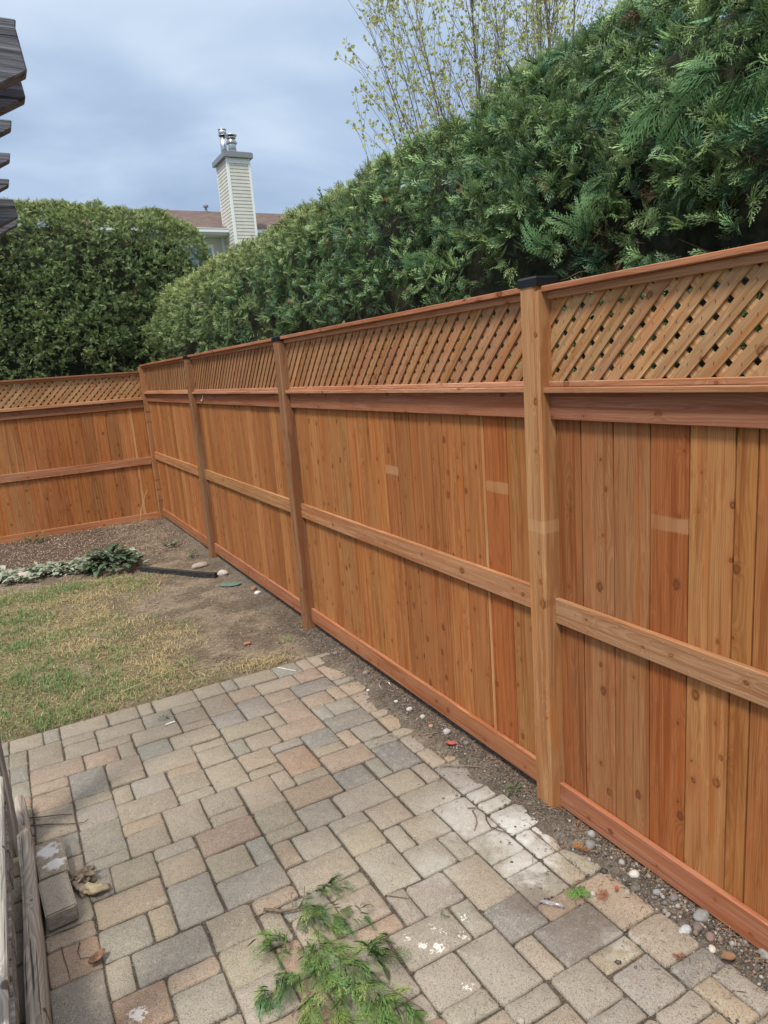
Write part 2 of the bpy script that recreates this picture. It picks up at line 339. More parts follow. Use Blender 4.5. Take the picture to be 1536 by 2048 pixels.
def patio_edge(x):                  # far edge of the patio
    return 3.86 - .035*x
def soil_h(x, y):
    h = -.012 + .018*(fbm(x, y, .35, 1)-.5) + .008*(fbm(x, y, .07, 2, 3)-.5)
    inpat = (y < patio_edge(x)-.03)
    # soil washed over the last course of pavers, beside the fence
    cover = np.clip((x - 1.50 + .17*(fbm(x, y, .22, 3)-.5) + .05*(fbm(x, y, .05, 5, 2)-.5) - np.clip((1.8-y)*.05, -.05, .05))/.10, 0, 1)
    hp = -.0085 + cover*(.017 + .012*fbm(x, y, .09, 4, 3))
    hp = hp - .03*np.clip((x-1.62)/.06, 0, 1)
    h = np.where(inpat, hp, h)
    bed = np.clip((y-6.9)/.5, 0, 1)
    return h + bed*.02
def hgt(x, y): return float(soil_h(np.array([x]), np.array([y]))[0])

def soil_col(x, y):
    n1 = fbm(x, y, .5, 8); n2 = fbm(x, y, .14, 9)
    c = np.zeros(x.shape+(3,))
    tan = np.array([.36, .30, .23]); dark = np.array([.095, .072, .052]); straw = np.array([.29, .235, .135]); grn = np.array([.13, .15, .055]); mulch = np.array([.15, .105, .08]); grey = np.array([.24, .215, .185]); joint = np.array([.165, .142, .115])
    c[:] = tan
    k = np.clip((n2-.42)*5, 0, 1)[..., None]; c = c*(1-k*.55) + dark*k*.55
    g = lawn_mask(x, y)[..., None]; c = c*(1-g) + (straw*(1-.4*n1[..., None]) + grn*.4*n1[..., None])*g
    b = np.clip((y-7.15+.5*(n1-.5))/.25, 0, 1)*np.clip((1.15-x+.3*(n2-.5))/.3, 0, 1); b = b[..., None]; c = c*(1-b)+mulch*b
    f = (np.clip((x-1.42+.15*(n1-.5))/.10, 0, 1)*np.clip((4.6-y)/.8, 0, 1))[..., None]; c = c*(1-f)+(grey*.85+dark*.25)*(.55+.9*n2[..., None])*f
    f2 = (np.clip((x-1.42)/.12, 0, 1)*np.clip((y-3.6)/.8, 0, 1))[..., None]*.5; c = c*(1-f2)+grey*.6*f2
    ip = (y < patio_edge(x)-.03) & (x < 1.43+.06*(n2-.5)); c[ip] = joint
    return c
def lawn_mask(x, y):
    n = fbm(x, y, .55, 21); n2 = fbm(x, y, .16, 22)
    m = np.clip((.95 - x + 1.7*(n-.5) + .7*(n2-.5))/.45, 0, 1)
    m = np.maximum(m, .95*np.clip(1-np.abs(y-patio_edge(x)-.14)/.16, 0, 1)*np.clip((1.45-x)/.2, 0, 1))
    m = m*np.clip((7.0+.25*(n2-.5)-y)/.2, 0, 1)*np.clip((y-patio_edge(x)+.01)/.04, 0, 1)
    m = m*np.where((n2 > .60) & (x > -.1), .45, 1)
    return m
def axis(segs):
    a = []
    for x0, x1, s in segs: a += list(np.arange(x0, x1-1e-6, s))
    return np.array(a+[segs[-1][1]])
gx = axis([(-9, -1, .25), (-1, 1.3, .04), (1.3, 1.72, .012), (1.72, 2.6, .04), (2.6, 6, .2)])
gy = axis([(-3, .6, .12), (.6, 3.3, .014), (3.3, 4.6, .02), (4.6, 9.6, .04), (9.6, 12, .2)])
GX, GY = np.meshgrid(gx, gy)
Z = soil_h(GX, GY)
edge = np.minimum.reduce([GX+9, 6-GX, GY+3, 12-GY]); Z = np.where(edge < .3, -.05, Z)
nx = len(gx); ny = len(gy)
ii = np.arange(nx*ny).reshape(ny, nx)
Q = np.stack([ii[:-1, :-1], ii[:-1, 1:], ii[1:, 1:], ii[1:, :-1]], -1).reshape(-1, 4)
ys = raw_mesh('yard_soil', np.stack([GX, GY, Z], -1).reshape(-1, 3), quads=Q, cols=soil_col(GX, GY).reshape(-1, 3), mat=M_soil, smooth=True)
tag(link('yard_soil', ys), kind='structure')
M_far = simple('far_ground', (.10, .12, .05), .95, ns=.6, amt=.4)
tag(link('ground', pm('ground', [(-300, -300, -.10), (300, -300, -.10), (300, 300, -.10), (-300, 300, -.10)], [(0, 1, 2, 3)], M_far)), kind='structure')

# ---------------------------------------------------------------- patio of tumbled pavers
PAV=[[-0.292,-0.2187,3.6836,3.8372,'w'],[-0.2199,-0.0631,3.6836,3.8372,'y'],[-0.0637,0.0146,3.6836,3.8372,'w'],[0.0141,0.2472,3.6836,3.8372,'t'],[0.2476,0.4027,3.6836,3.8372,'t'],[0.4053,0.4807,3.6836,3.836,'t'],[0.483,0.7155,3.6796,3.8362,'t'],[-0.2265,-0.1416,3.5238,3.6836,'y'],[-0.1421,0.0139,3.4532,3.6836,'t'],[0.0135,0.1714,3.602,3.6836,'t'],[0.0143,0.1689,3.4532,3.6068,'t'],[0.1699,0.4036,3.53,3.6787,'t'],[0.4038,0.5558,3.5241,3.6836,'w'],[0.5584,0.7145,3.6047,3.6795,'t'],[0.5597,0.7123,3.4469,3.6001,'t'],[0.5583,0.7119,3.3678,3.448,'t'],[-0.2231,-0.143,3.3714,3.53,'g'],[-0.1426,0.0905,3.2996,3.4532,'p'],[0.1695,0.3236,3.4457,3.53,'t'],[0.0893,0.2465,3.2977,3.4473,'p'],[0.2463,0.3228,3.2962,3.4502,'t'],[0.3244,0.5563,3.3764,3.5255,'t'],[-0.2202,-0.1428,3.2122,3.3764,'w'],[-0.1432,0.0134,3.2108,3.2996,'p'],[0.0118,0.1666,3.0619,3.298,'d'],[0.1685,0.3258,3.1362,3.2945,'t'],[0.1692,0.3233,3.0692,3.146,'t'],[0.3249,0.4791,3.2193,3.37,'g'],[0.4797,0.7111,3.2217,3.3644,'t'],[0.3254,0.5566,3.0582,3.2192,'t'],[-0.1437,0.0154,3.0572,3.2108,'p'],[0.0135,0.1674,2.9863,3.0692,'t'],[0.0123,0.169,2.8272,2.9913,'g'],[0.0123,0.1673,2.6024,2.8347,'g'],[0.0102,0.1679,2.5316,2.6084,'g'],[0.1664,0.2458,2.9156,3.0588,'t'],[0.2456,0.399,2.9102,3.0655,'w'],[0.402,0.554,2.981,3.0635,'p'],[0.4011,0.554,2.8292,2.9888,'t'],[0.1642,0.3998,2.7588,2.9156,'t'],[0.1653,0.3237,2.6775,2.762,'p'],[0.1672,0.322,2.5316,2.6825,'t'],[0.3225,0.478,2.5316,2.759,'t'],[0.2421,0.3978,2.453,2.5316,'w'],[0.2439,0.3978,2.3012,2.4548,'t'],[0.0864,0.2449,2.3775,2.5298,'t'],[0.0068,0.0891,2.378,2.5316,'g'],[0.01,0.2417,2.2244,2.3747,'Y'],[-0.1459,0.0094,2.2124,2.2892,'p'],[-0.146,0.01,2.0593,2.2135,'o'],[-0.1475,0.0097,1.8315,2.0626,'g'],[0.0078,0.1651,2.0708,2.2244,'g'],[0.1651,0.2423,2.0708,2.2233,'Y'],[0.0087,0.0866,1.9172,2.0708,'w'],[0.0855,0.316,1.9172,2.0662,'g'],[0.0067,0.1625,1.7636,1.9172,'o'],[0.1611,0.3189,1.8404,1.9172,'p'],[0.1629,0.32,1.6868,1.8404,'g'],[0.2438,0.3964,2.0708,2.3012,'g'],[0.3994,0.6302,2.3756,2.5285,'p'],[0.3988,0.5528,2.2224,2.3745,'y'],[0.5538,0.6288,2.2195,2.3743,'g'],[0.398,0.6293,2.0698,2.2223,'g'],[0.3192,0.4718,1.9166,2.0702,'t'],[0.4732,0.6291,1.994,2.0662,'p'],[0.4761,0.5485,1.8372,1.994,'t'],[0.3195,0.4731,1.7516,1.9172,'t'],[0.6342,0.7838,2.3713,2.5291,'t'],[0.6312,0.7864,2.3012,2.3743,'t'],[0.6323,0.7069,2.1476,2.2997,'p'],[0.7091,0.8619,2.1404,2.2952,'w'],[0.6296,0.8606,1.9896,2.1418,'t'],[0.5515,0.7075,1.9093,1.9912,'g'],[0.7056,0.8613,1.9125,1.9886,'t'],[0.7081,0.8585,1.7604,1.9151,'t'],[0.7043,0.8606,1.6837,1.7551,'p'],[0.626,0.7814,1.4564,1.6822,'w'],[0.715,0.8675,3.4475,3.6783,'t'],[0.7155,0.8705,3.6801,3.8365,'t'],[0.8705,0.948,3.6829,3.8328,'g'],[0.948,1.1805,3.679,3.8273,'t'],[1.1805,1.3355,3.6716,3.8252,'g'],[1.3355,1.413,3.6716,3.8252,'t'],[0.8705,1.0255,3.5199,3.674,'p'],[1.0255,1.258,3.5229,3.6716,'t'],[0.8705,1.025,3.297,3.518,'g'],[1.0255,1.1805,3.366,3.518,'p'],[0.7132,0.8676,3.2959,3.447,'g'],[0.7142,0.9464,3.1414,3.2888,'t'],[0.9463,1.0253,3.1376,3.2877,'t'],[1.0255,1.1778,3.1349,3.3644,'p'],[0.5547,0.714,3.134,3.2108,'t'],[0.5551,0.7107,2.9848,3.1357,'t'],[0.7108,0.7895,2.9862,3.1362,'g'],[0.7904,0.9451,2.9868,3.134,'t'],[0.948,1.1776,2.9839,3.138,'p'],[0.5559,0.7107,2.757,2.9829,'t'],[0.7103,0.8669,2.8324,2.9804,'p'],[0.711,0.8668,2.7562,2.8302,'y'],[0.8667,1.0255,2.9065,2.9804,'g'],[0.8681,1.0187,2.6745,2.9036,'o'],[0.7872,0.8659,2.6056,2.7561,'t'],[0.8664,1.0198,2.6029,2.6778,'t'],[0.6362,0.7879,2.5253,2.7523,'t'],[0.4771,0.6319,2.6041,2.7563,'t'],[0.4012,0.5556,2.759,2.8331,'t'],[0.4785,0.63,2.5274,2.6062,'t'],[0.7897,1.0184,2.4507,2.6015,'p'],[1.258,1.413,3.5282,3.6771,'p'],[1.1805,1.413,3.3691,3.518,'d'],[1.1805,1.3355,3.2108,3.3644,'p'],[1.3355,1.413,3.215,3.3727,'p'],[1.413,1.5672,3.6797,3.8252,'t'],[1.413,1.568,3.4532,3.6716,'p'],[1.413,1.568,3.375,3.4412,'g'],[1.413,1.568,3.2228,3.3644,'p'],[1.413,1.5674,2.9839,3.2187,'t'],[1.1805,1.258,3.0579,3.2125,'g'],[1.258,1.4101,3.0659,3.2108,'g'],[1.1805,1.4107,2.9036,3.0572,'d'],[1.413,1.5625,2.91,2.9828,'t'],[1.413,1.5607,2.7594,2.9065,'p'],[1.258,1.4021,2.75,2.9036,'g'],[1.1805,1.2539,2.75,2.9043,'p'],[1.2534,1.413,2.6732,2.75,'g'],[1.2535,1.401,2.4428,2.6732,'d'],[1.0255,1.1765,2.7504,2.8291,'y'],[1.0236,1.1784,2.8268,2.9804,'d'],[1.0232,1.2525,2.5964,2.75,'p'],[1.0203,1.1697,2.4428,2.597,'d'],[1.1784,1.2512,2.4428,2.5964,'g'],[1.1739,1.3265,2.2892,2.4428,'t'],[1.3302,1.4021,2.2892,2.4428,'w'],[0.9441,1.1714,2.2892,2.4454,'w'],[0.7863,0.9412,2.2945,2.4473,'w'],[1.1785,1.401,2.1356,2.2892,'w'],[1.0191,1.1722,2.1402,2.2897,'t'],[0.8629,1.0169,2.2124,2.2931,'w'],[0.8642,1.0156,2.0615,2.2175,'t'],[1.0181,1.0939,1.9873,2.1374,'w'],[1.0958,1.2462,1.982,2.136,'t'],[0.8651,1.0164,1.8337,2.0652,'w'],[1.0188,1.1685,1.8313,1.988,'w'],[1.1691,1.2463,1.8284,1.982,'w'],[1.2481,1.4028,1.9052,2.1356,'w'],[0.8646,0.9379,1.6828,1.8365,'w'],[0.9369,1.091,1.6778,1.8307,'w'],[1.0932,1.2468,1.6005,1.8322,'t'],[1.2466,1.401,1.7516,1.9052,'w'],[1.2465,1.4018,1.6752,1.7535,'w'],[1.247,1.4021,1.5226,1.6772,'w'],[1.0938,1.2484,1.4514,1.6042,'d'],[1.4043,1.556,1.8329,1.982,'g'],[1.4052,1.556,1.9874,2.0588,'w'],[1.2497,1.401,1.4478,1.5243,'o'],[1.1716,1.401,1.2925,1.4506,'d'],[1.4044,1.556,1.3028,1.523,'p'],[1.401,1.556,1.141,1.2996,'t'],[1.4043,1.556,1.0623,1.1422,'d'],[1.246,1.401,1.2156,1.2957,'Y'],[1.2462,1.401,1.0655,1.214,'g'],[1.0988,1.246,1.1447,1.298,'w'],[1.0935,1.1685,1.2955,1.4501,'t'],[0.9375,1.091,1.2995,1.5273,'w'],[0.7876,1.0149,1.529,1.6824,'w'],[1.015,1.091,1.5269,1.6764,'w'],[0.7831,0.9361,1.3753,1.529,'w'],[0.7827,0.936,1.299,1.3789,'w'],[0.9372,1.091,1.221,1.2999,'w'],[0.638,0.7833,1.3676,1.4564,'w'],[1.0923,1.246,1.0703,1.1483,'g'],[-0.298,-0.2205,3.524,3.6776,'w'],[-0.298,-0.2205,3.3704,3.524,'p'],[-0.298,-0.2205,3.2168,3.3704,'g'],[-0.298,-0.143,3.14,3.2168,'o'],[-0.298,-0.143,2.9864,3.14,'g'],[-0.143,0.012,2.8328,3.0632,'t'],[-0.298,-0.143,2.9096,2.9864,'w'],[-0.298,-0.143,2.6792,2.9096,'p'],[-0.143,-0.0655,2.6792,2.8328,'p'],[-0.0655,0.012,2.6792,2.8328,'g'],[1.407,1.562,2.6792,2.756,'t'],[-0.298,-0.0655,2.5256,2.6792,'t'],[-0.0655,0.012,2.5256,2.6792,'t'],[1.407,1.4845,2.5256,2.6792,'w'],[1.4845,1.562,2.5256,2.6792,'g'],[-0.298,-0.143,2.372,2.5256,'t'],[-0.143,0.012,2.2952,2.5256,'t'],[1.407,1.4845,2.372,2.5256,'t'],[1.4845,1.562,2.372,2.5256,'o'],[-0.298,-0.143,2.2184,2.372,'w'],[1.407,1.562,2.1416,2.372,'g'],[-0.298,-0.143,1.988,2.2184,'t'],[1.407,1.562,2.0648,2.1416,'w'],[-0.298,-0.2205,1.8344,1.988,'t'],[-0.2205,-0.143,1.8344,1.988,'p'],[0.5545,0.7095,1.7576,1.9112,'t'],[-0.298,-0.143,1.6808,1.8344,'w'],[-0.143,0.012,1.6808,1.8344,'t'],[0.477,0.5545,1.6808,1.8344,'o'],[1.407,1.4845,1.6808,1.8344,'g'],[1.4845,1.562,1.6808,1.8344,'o'],[0.012,0.167,1.5272,1.7576,'p'],[0.322,0.477,1.604,1.7576,'w'],[0.5545,0.632,1.604,1.7576,'g'],[0.632,0.7095,1.6808,1.7576,'t'],[-0.298,-0.0655,1.5272,1.6808,'t'],[-0.0655,0.012,1.5272,1.6808,'o'],[0.167,0.2445,1.5272,1.6808,'p'],[0.2445,0.322,1.5272,1.6808,'t'],[0.477,0.5545,1.5272,1.6808,'o'],[1.407,1.4845,1.5272,1.6808,'t'],[1.4845,1.562,1.5272,1.6808,'t'],[0.322,0.477,1.3736,1.604,'p'],[0.5545,0.632,1.4504,1.604,'g'],[-0.298,-0.143,1.2968,1.5272,'w'],[-0.143,-0.0655,1.3736,1.5272,'o'],[-0.0655,0.0895,1.3736,1.5272,'p'],[0.0895,0.2445,1.3736,1.5272,'t'],[0.2445,0.322,1.3736,1.5272,'g'],[0.477,0.5545,1.3736,1.5272,'o'],[0.5545,0.632,1.2968,1.4504,'t'],[-0.143,0.012,1.22,1.3736,'w'],[0.012,0.167,1.22,1.3736,'p'],[0.167,0.2445,1.22,1.3736,'o'],[0.2445,0.3995,1.1432,1.3736,'p'],[0.3995,0.5545,1.22,1.3736,'p'],[0.632,0.787,1.22,1.3736,'o'],[-0.298,-0.143,1.0664,1.2968,'t'],[0.5545,0.632,1.1432,1.2968,'t'],[0.787,0.942,1.22,1.2968,'t'],[-0.143,0.012,0.9896,1.22,'g'],[0.012,0.167,1.0664,1.22,'o'],[0.167,0.2445,1.0664,1.22,'t'],[0.3995,0.5545,1.0664,1.22,'t'],[0.632,0.8645,1.0664,1.22,'p'],[0.8645,1.097,1.0664,1.22,'t'],[0.2445,0.322,0.9896,1.1432,'o'],[0.322,0.3995,0.9896,1.1432,'g'],[0.5545,0.632,0.9896,1.1432,'w'],[-0.298,-0.143,0.9128,1.0664,'w'],[0.012,0.167,0.836,1.0664,'w'],[0.167,0.2445,0.9128,1.0664,'t'],[0.3995,0.5545,0.9896,1.0664,'o'],[0.632,0.787,0.9128,1.0664,'t'],[0.787,0.942,0.9128,1.0664,'t'],[0.942,1.097,0.9128,1.0664,'t'],[1.097,1.1745,0.9128,1.0664,'p'],[1.1745,1.252,0.9128,1.0664,'t'],[1.252,1.407,0.9896,1.0664,'w'],[1.407,1.4845,0.9128,1.0664,'p'],[1.4845,1.562,0.9128,1.0664,'w'],[-0.143,0.012,0.836,0.9896,'g'],[0.2445,0.3995,0.7592,0.9896,'t'],[0.3995,0.5545,0.836,0.9896,'o'],[0.5545,0.632,0.836,0.9896,'t'],[1.252,1.407,0.9128,0.9896,'p'],[-0.298,-0.2205,0.7592,0.9128,'o'],[-0.2205,-0.143,0.7592,0.9128,'t'],[0.167,0.2445,0.7592,0.9128,'g'],[0.632,0.787,0.7592,0.9128,'t'],[0.787,0.942,0.836,0.9128,'t'],[0.942,1.097,0.7592,0.9128,'p'],[1.097,1.252,0.7592,0.9128,'t'],[1.252,1.407,0.7592,0.9128,'t'],[1.407,1.562,0.6824,0.9128,'t'],[-0.143,0.012,0.6824,0.836,'p'],[0.012,0.167,0.6056,0.836,'g'],[0.3995,0.5545,0.6056,0.836,'g'],[0.5545,0.632,0.6824,0.836,'g'],[0.787,0.942,0.7592,0.836,'g'],[-0.298,-0.143,0.6824,0.7592,'t'],[0.167,0.322,0.6824,0.7592,'g'],[0.322,0.3995,0.6056,0.7592,'t'],[0.632,0.787,0.6824,0.7592,'t'],[0.787,0.942,0.6056,0.7592,'o'],[0.942,1.1745,0.6056,0.7592,'t'],[1.1745,1.252,0.6056,0.7592,'g'],[1.252,1.407,0.6824,0.7592,'t'],[-0.298,-0.143,0.6056,0.6824,'t'],[-0.143,0.012,0.6056,0.6824,'t'],[0.167,0.322,0.6056,0.6824,'w'],[0.5545,0.7095,0.6056,0.6824,'g'],[0.7095,0.787,0.6056,0.6824,'t'],[1.252,1.407,0.6056,0.6824,'p'],[1.407,1.562,0.6056,0.6824,'p']]
PC = {'t': (0.375, 0.318, 0.245), 'p': (0.4, 0.305, 0.225), 'w': (0.365, 0.33, 0.275), 'g': (0.32, 0.3, 0.26), 'd': (0.245, 0.235, 0.22), 'y': (0.395, 0.34, 0.25), 'Y': (0.395, 0.325, 0.225), 'o': (0.415, 0.285, 0.195)}
patio = empty('patio', (0, 0, 0), None, None); tag(patio, kind='structure')
def paver_mesh(w, d, t=.055, sloppy=1.0):
    g = .0022; hw = w/2-g; hd = d/2-g; r = random.uniform(.008, .014); o = []
    for cx, cy, a0 in ((hw, hd, 0), (-hw, hd, 90), (-hw, -hd, 180), (hw, -hd, 270)):
        rr = r*random.uniform(.5, 1.5)
        for k in range(4):
            a = R(a0+k*30); o.append((cx-math.copysign(rr, cx)+rr*math.cos(a), cy-math.copysign(rr, cy)+rr*math.sin(a)))
        nxt = {0: (0, hd), 90: (-hw, 0), 180: (0, -hd), 270: (hw, 0)}[a0]
        o.append(nxt)
    n = len(o); ph = random.uniform(0, 6)
    J = [random.uniform(-.0024, .0022)*sloppy for _ in range(n)]
    V = []
    for inset, z in ((0, -t), (0, -.009), (.0022, -.0035), (.0075, -.0004)):
        for i, (x, y) in enumerate(o):
            s = 1-(inset-J[i])/max(.02, math.hypot(x, y)); V.append((x*s, y*s, z + (random.uniform(-.0006, .0004) if inset else 0)))
    Fs = []
    for l in range(3):
        for i in range(n): Fs.append((l*n+i, l*n+(i+1) % n, (l+1)*n+(i+1) % n, (l+1)*n+i))
    c = len(V); V.append((0, 0, .0006))
    for i in range(n): Fs.append((3*n+i, 3*n+(i+1) % n, c))
    me = pm('paver', V, Fs, M_paver)
    me.polygons.foreach_set('use_smooth', [True]*len(me.polygons))
    return me
for x0, x1, y0, y1, k in PAV:
    b = PC[k]; j = random.uniform(.9, 1.1); col = [v*j*random.uniform(.97, 1.03) for v in b]+[1]
    cx = (x0+x1)/2; cy = (y0+y1)/2
    dz = random.uniform(-.0022, .0022)
    if y1 > 3.75: dz += .003
    M = Matrix.Translation((cx, cy, dz)) @ Matrix.Rotation(R(random.uniform(-.5, .5)), 4, 'Z') @ Matrix.Rotation(R(random.uniform(-.5, .5)), 4, 'X') @ Matrix.Rotation(R(random.uniform(-.5, .5)), 4, 'Y')
    link('paver', paver_mesh(x1-x0, y1-y0), patio, None, M, col)
# the part of the patio outside the picture, one sheet of the same stone
V, Fs = [], []
bl = []
yy = -2.4
while yy < 3.6:
    xx = -2.6
    while xx < 1.5:
        if not (xx > -.33 and yy > .58): 
            if xx+.22 <= -.31 or yy+.146 <= .60: bl.append((xx+.004, xx+.226, yy+.004, yy+.149, -.05, 0))
        xx += .2325
    yy += .1536
po = link('outer_paving', boxes('outer_paving', bl, M_paver), patio, col=(.27, .24, .2, 1)); po['kind'] = 'stuff'

# ================================================================ fences
BM = {}
def board_me(name, Lg, W, T, m, ch=.0022):
    k = (round(Lg, 3), round(W, 3), round(T, 3), m.name)
    if k in BM: return BM[k]
    a, b = T/2, W/2; ch = min(ch, T*.25)
    cs = [(a-ch, -b), (a, -b+ch), (a, b-ch), (a-ch, b), (-a+ch, b), (-a, b-ch), (-a, -b+ch), (-a+ch, -b)]
    V = [(x, y, -Lg/2) for x, y in cs]+[(x, y, Lg/2) for x, y in cs]
    Fs = [(i, (i+1) % 8, 8+(i+1) % 8, 8+i) for i in range(8)]+[tuple(range(8))[::-1], tuple(range(8, 16))]
    BM[k] = pm(name, V, Fs, m); return BM[k]
def frame(X, Zl, at):               # X: thickness direction, Zl: long direction
    X = Vector(X).normalized(); Zl = Vector(Zl).normalized(); Y = Zl.cross(X)
    return Matrix(((X.x, Y.x, Zl.x, at[0]), (X.y, Y.y, Zl.y, at[1]), (X.z, Y.z, Zl.z, at[2]), (0, 0, 0, 1)))
def jit(c, a=.08, al=1.0):
    j = random.uniform(1-a, 1+a); return [c[0]*j, c[1]*j*random.uniform(.97, 1.03), c[2]*j*random.uniform(.94, 1.06), al]

M_staple = simple('rust_stained_staple', (.085, .05, .03), .8)
class Fence:
    gap = .0045
    def __init__(s, root, O, U, Nn):
        s.root = root; s.O = Vector(O); s.U = Vector(U); s.N = Vector(Nn)   # N points away from the yard
    def P(s, u, n, z): return s.O + s.U*u + s.N*n + Vector((0, 0, z))
    def rail(s, name, u0, u1, n, zc, H, T, col, m=M_rail, sag=0):
        me = board_me(name, abs(u1-u0), H, T, m)
        a = s.P(u0, n, zc); b = s.P(u1, n, zc+sag)
        return link(name, me, s.root, None, frame(s.N, b-a, (a+b)/2), col)
    def upright(s, name, u, n, z0, z1, W, T, col, m=M_board, tilt=0):
        me = board_me(name, z1-z0, W, T, m)
        return link(name, me, s.root, None, frame(s.N, Vector((0, 0, 1))+s.U*tilt, s.P(u, n, (z0+z1)/2)), col)
    def post(s, u, z1, col, cap=True, W=.089):
        me = board_me('post', z1+.06, W, W, M_board, .007)
        o = link('post', me, s.root, None, frame(s.N, (0, 0, 1), s.P(u+W/2, W/2, (z1-.06)/2)), col)
        if cap:
            c = s.P(u+W/2, W/2, z1)
            h = W/2+.0035
            V = []; Fs = []
            for q, z in ((h, -.024), (h, .001), (h-.004, .0075), (.012, .011)):
                V += [(-q, -q, z), (q, -q, z), (q, q, z), (-q, q, z)]
            for l in range(3):
                for i in range(4): Fs.append((l*4+i, l*4+(i+1) % 4, l*4+4+(i+1) % 4, l*4+4+i))
            Fs += [(12, 13, 14, 15), (3, 2, 1, 0)]
            link('post_cap', pm('post_cap', V, Fs, M_cap), o, None, Matrix.Translation((0, 0, z1-(z1-.06)/2)) if False else None)
            co = o.children[0]; co.matrix_basis = Matrix.Translation((0, 0, (z1+.06)/2)) 
            # screw on the cap
        return o
    def lattice(s, u0, u1, z0, z1, col):
        ks = [[], []]
        p = .0795; wd = .0372; hw = wd/math.sqrt(2)
        for layer, sg in ((0, -1), (1, 1)):
            n = .0585+layer*.0068
            # strips z = sg*(u-uc); step along u
            k = u0-(z1-z0)-p
            k += random.uniform(0, p)
            while k < u1+(z1-z0)+p:
                ks[layer].append(k)
                # centre line passes (k, z0) and goes up with slope sg
                poly = [(k-hw, z0-0), (k+hw, z0), (k+hw+sg*(z1-z0), z1), (k-hw+sg*(z1-z0), z1)]
                q = []
                def clip(poly, f):
                    out = []
                    for i in range(len(poly)):
                        a, b = poly[i], poly[(i+1) % len(poly)]; fa, fb = f(a), f(b)
                        if fa >= 0: out.append(a)
                        if fa*fb < 0: t = fa/(fa-fb); out.append((a[0]+(b[0]-a[0])*t, a[1]+(b[1]-a[1])*t))
                    return out
                poly = clip(poly, lambda q: q[0]-u0)
                if poly: poly = clip(poly, lambda q: u1-q[0])
                k += p
                if len(poly) < 3: continue
                if max(q[0] for q in poly)-min(q[0] for q in poly) < .006: continue
                cu = sum(q[0] for q in poly)/len(poly); cz = sum(q[1] for q in poly)/len(poly)
                M = frame(s.N, s.U*sg+Vector((0, 0, 1)), s.P(cu, n+random.uniform(-.0004, .0004), cz)); Mi = M.inverted()
                V = []
                for dn in (-.0032, .0032):
                    for q in poly: V.append(Mi @ s.P(q[0], n+dn, q[1]))
                for v in V: v.x = math.copysign(.0032, v.x)
                c = len(poly)
                Fs = [tuple(range(c))[::-1], tuple(range(c, 2*c))]+[(i, (i+1) % c, c+(i+1) % c, c+i) for i in range(c)]
                link('lattice_slat', pm('lattice_slat', V, Fs, M_slat), s.root, None, M, jit(col if layer == 0 else [c_*1.3 for c_ in col], .1))  # back layer coloured lighter: its lit look is put into the tint

        V = []; Fs = []
        for a in ks[0]:
            for b in ks[1]:
                z = z0+(a-b)/2; u = (a+b)/2
                if z0+.02 < z < z1-.02 and u0+.02 < u < u1-.02:
                    c = s.P(u+random.uniform(-.004, .004), .0549, z+random.uniform(-.004, .004)); a1 = s.U*.0011; b1 = Vector((0, 0, .0045))+s.U*random.uniform(-.002, .002); k2 = len(V)
                    V += [c-a1-b1, c+a1-b1, c+a1+b1, c-a1+b1]; Fs.append((k2, k2+1, k2+2, k2+3))
        V = [v-s.root.location for v in V]
        o = link('staples', pm('staples', V, Fs, M_staple)); o.parent = s.root; o['kind'] = 'stuff'

M_cap = simple('black_cap', (.012, .014, .018), .35)
def panel(f, u0, u1, zb, zm, zs, zc, boards, RC, LC, bb=.02, sag=0):
    """u0..u1 between posts; zb, zm: top of bottom and mid rail; zs: top of the sill; zc: top of the cap"""
    e = .0015
    f.rail('bottom_rail', u0+e, u1-e, .055, zb-.05, .099, .02, jit(RC[0]), sag=sag)
    f.rail('middle_rail', u0+e, u1-e, .055, zm-.048, .094, .02, jit(RC[1]), sag=sag)
    f.rail('upper_rail', u0+e, u1-e, .055, zs-.0385-.046, .091, .02, jit(RC[2]))
    f.rail('sill', u0-.004, u1+.004, .052, zs-.029, .018, .07, jit(RC[3])).scale = (1, 1, 1)
    f.rail('lattice_stop', u0+e, u1-e, .047, zs-.010, .0195, .013, jit(RC[4]))
    f.rail('lattice_rail', u0+e, u1-e, .049, zc-.031, .024, .016, jit(RC[4]))
    f.rail('top_rail', u0-.004, u1+.004, .055, zc-.0095, .019, .072, jit(RC[5]))
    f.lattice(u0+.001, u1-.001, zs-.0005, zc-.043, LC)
    for (a, b, col, al) in boards:
        w = abs(b-a)
        z0 = bb+.004*random.random(); z1 = zs-.05
        n = .0753+random.uniform(-.001, .0018)
        a_ = jit(col, .15, al)
        f.upright('board', (a+b)/2, n, z0, z1, w-f.gap, .018, a_, tilt=random.uniform(-.0006, .0006))

def al_for(z, zb, zs): return .5 + (z-(zb+zs-.05)/2)/2
A_ = (.375, .165, .062); B_ = (.41, .198, .080); Cc_ = (.345, .150, .060); Rd = (.38, .138, .050); Br = (.335, .163, .074)
RC_near = [(.36, .165, .10), (.36, .205, .118), (.33, .155, .092), (.42, .225, .135), (.46, .26, .15), (.36, .165, .098)]
RC_mid = [(.39, .185, .10), (.42, .23, .12), (.34, .15, .088), (.44, .235, .15), (.50, .265, .16), (.37, .17, .098)]
LCn = (.44, .275, .145); LCm = (.39, .22, .118)

sf = empty('wooden_fence', (XP, 1.9, 0), 'long orange-brown board fence with lattice top running along the right side of the yard', 'fence', 'stained wooden fences')
f = Fence(sf, (XP, 0, 0), (0, 1, 0), (1, 0, 0))
W = .089
DK = lambda c: tuple(v*.88 for v in c)
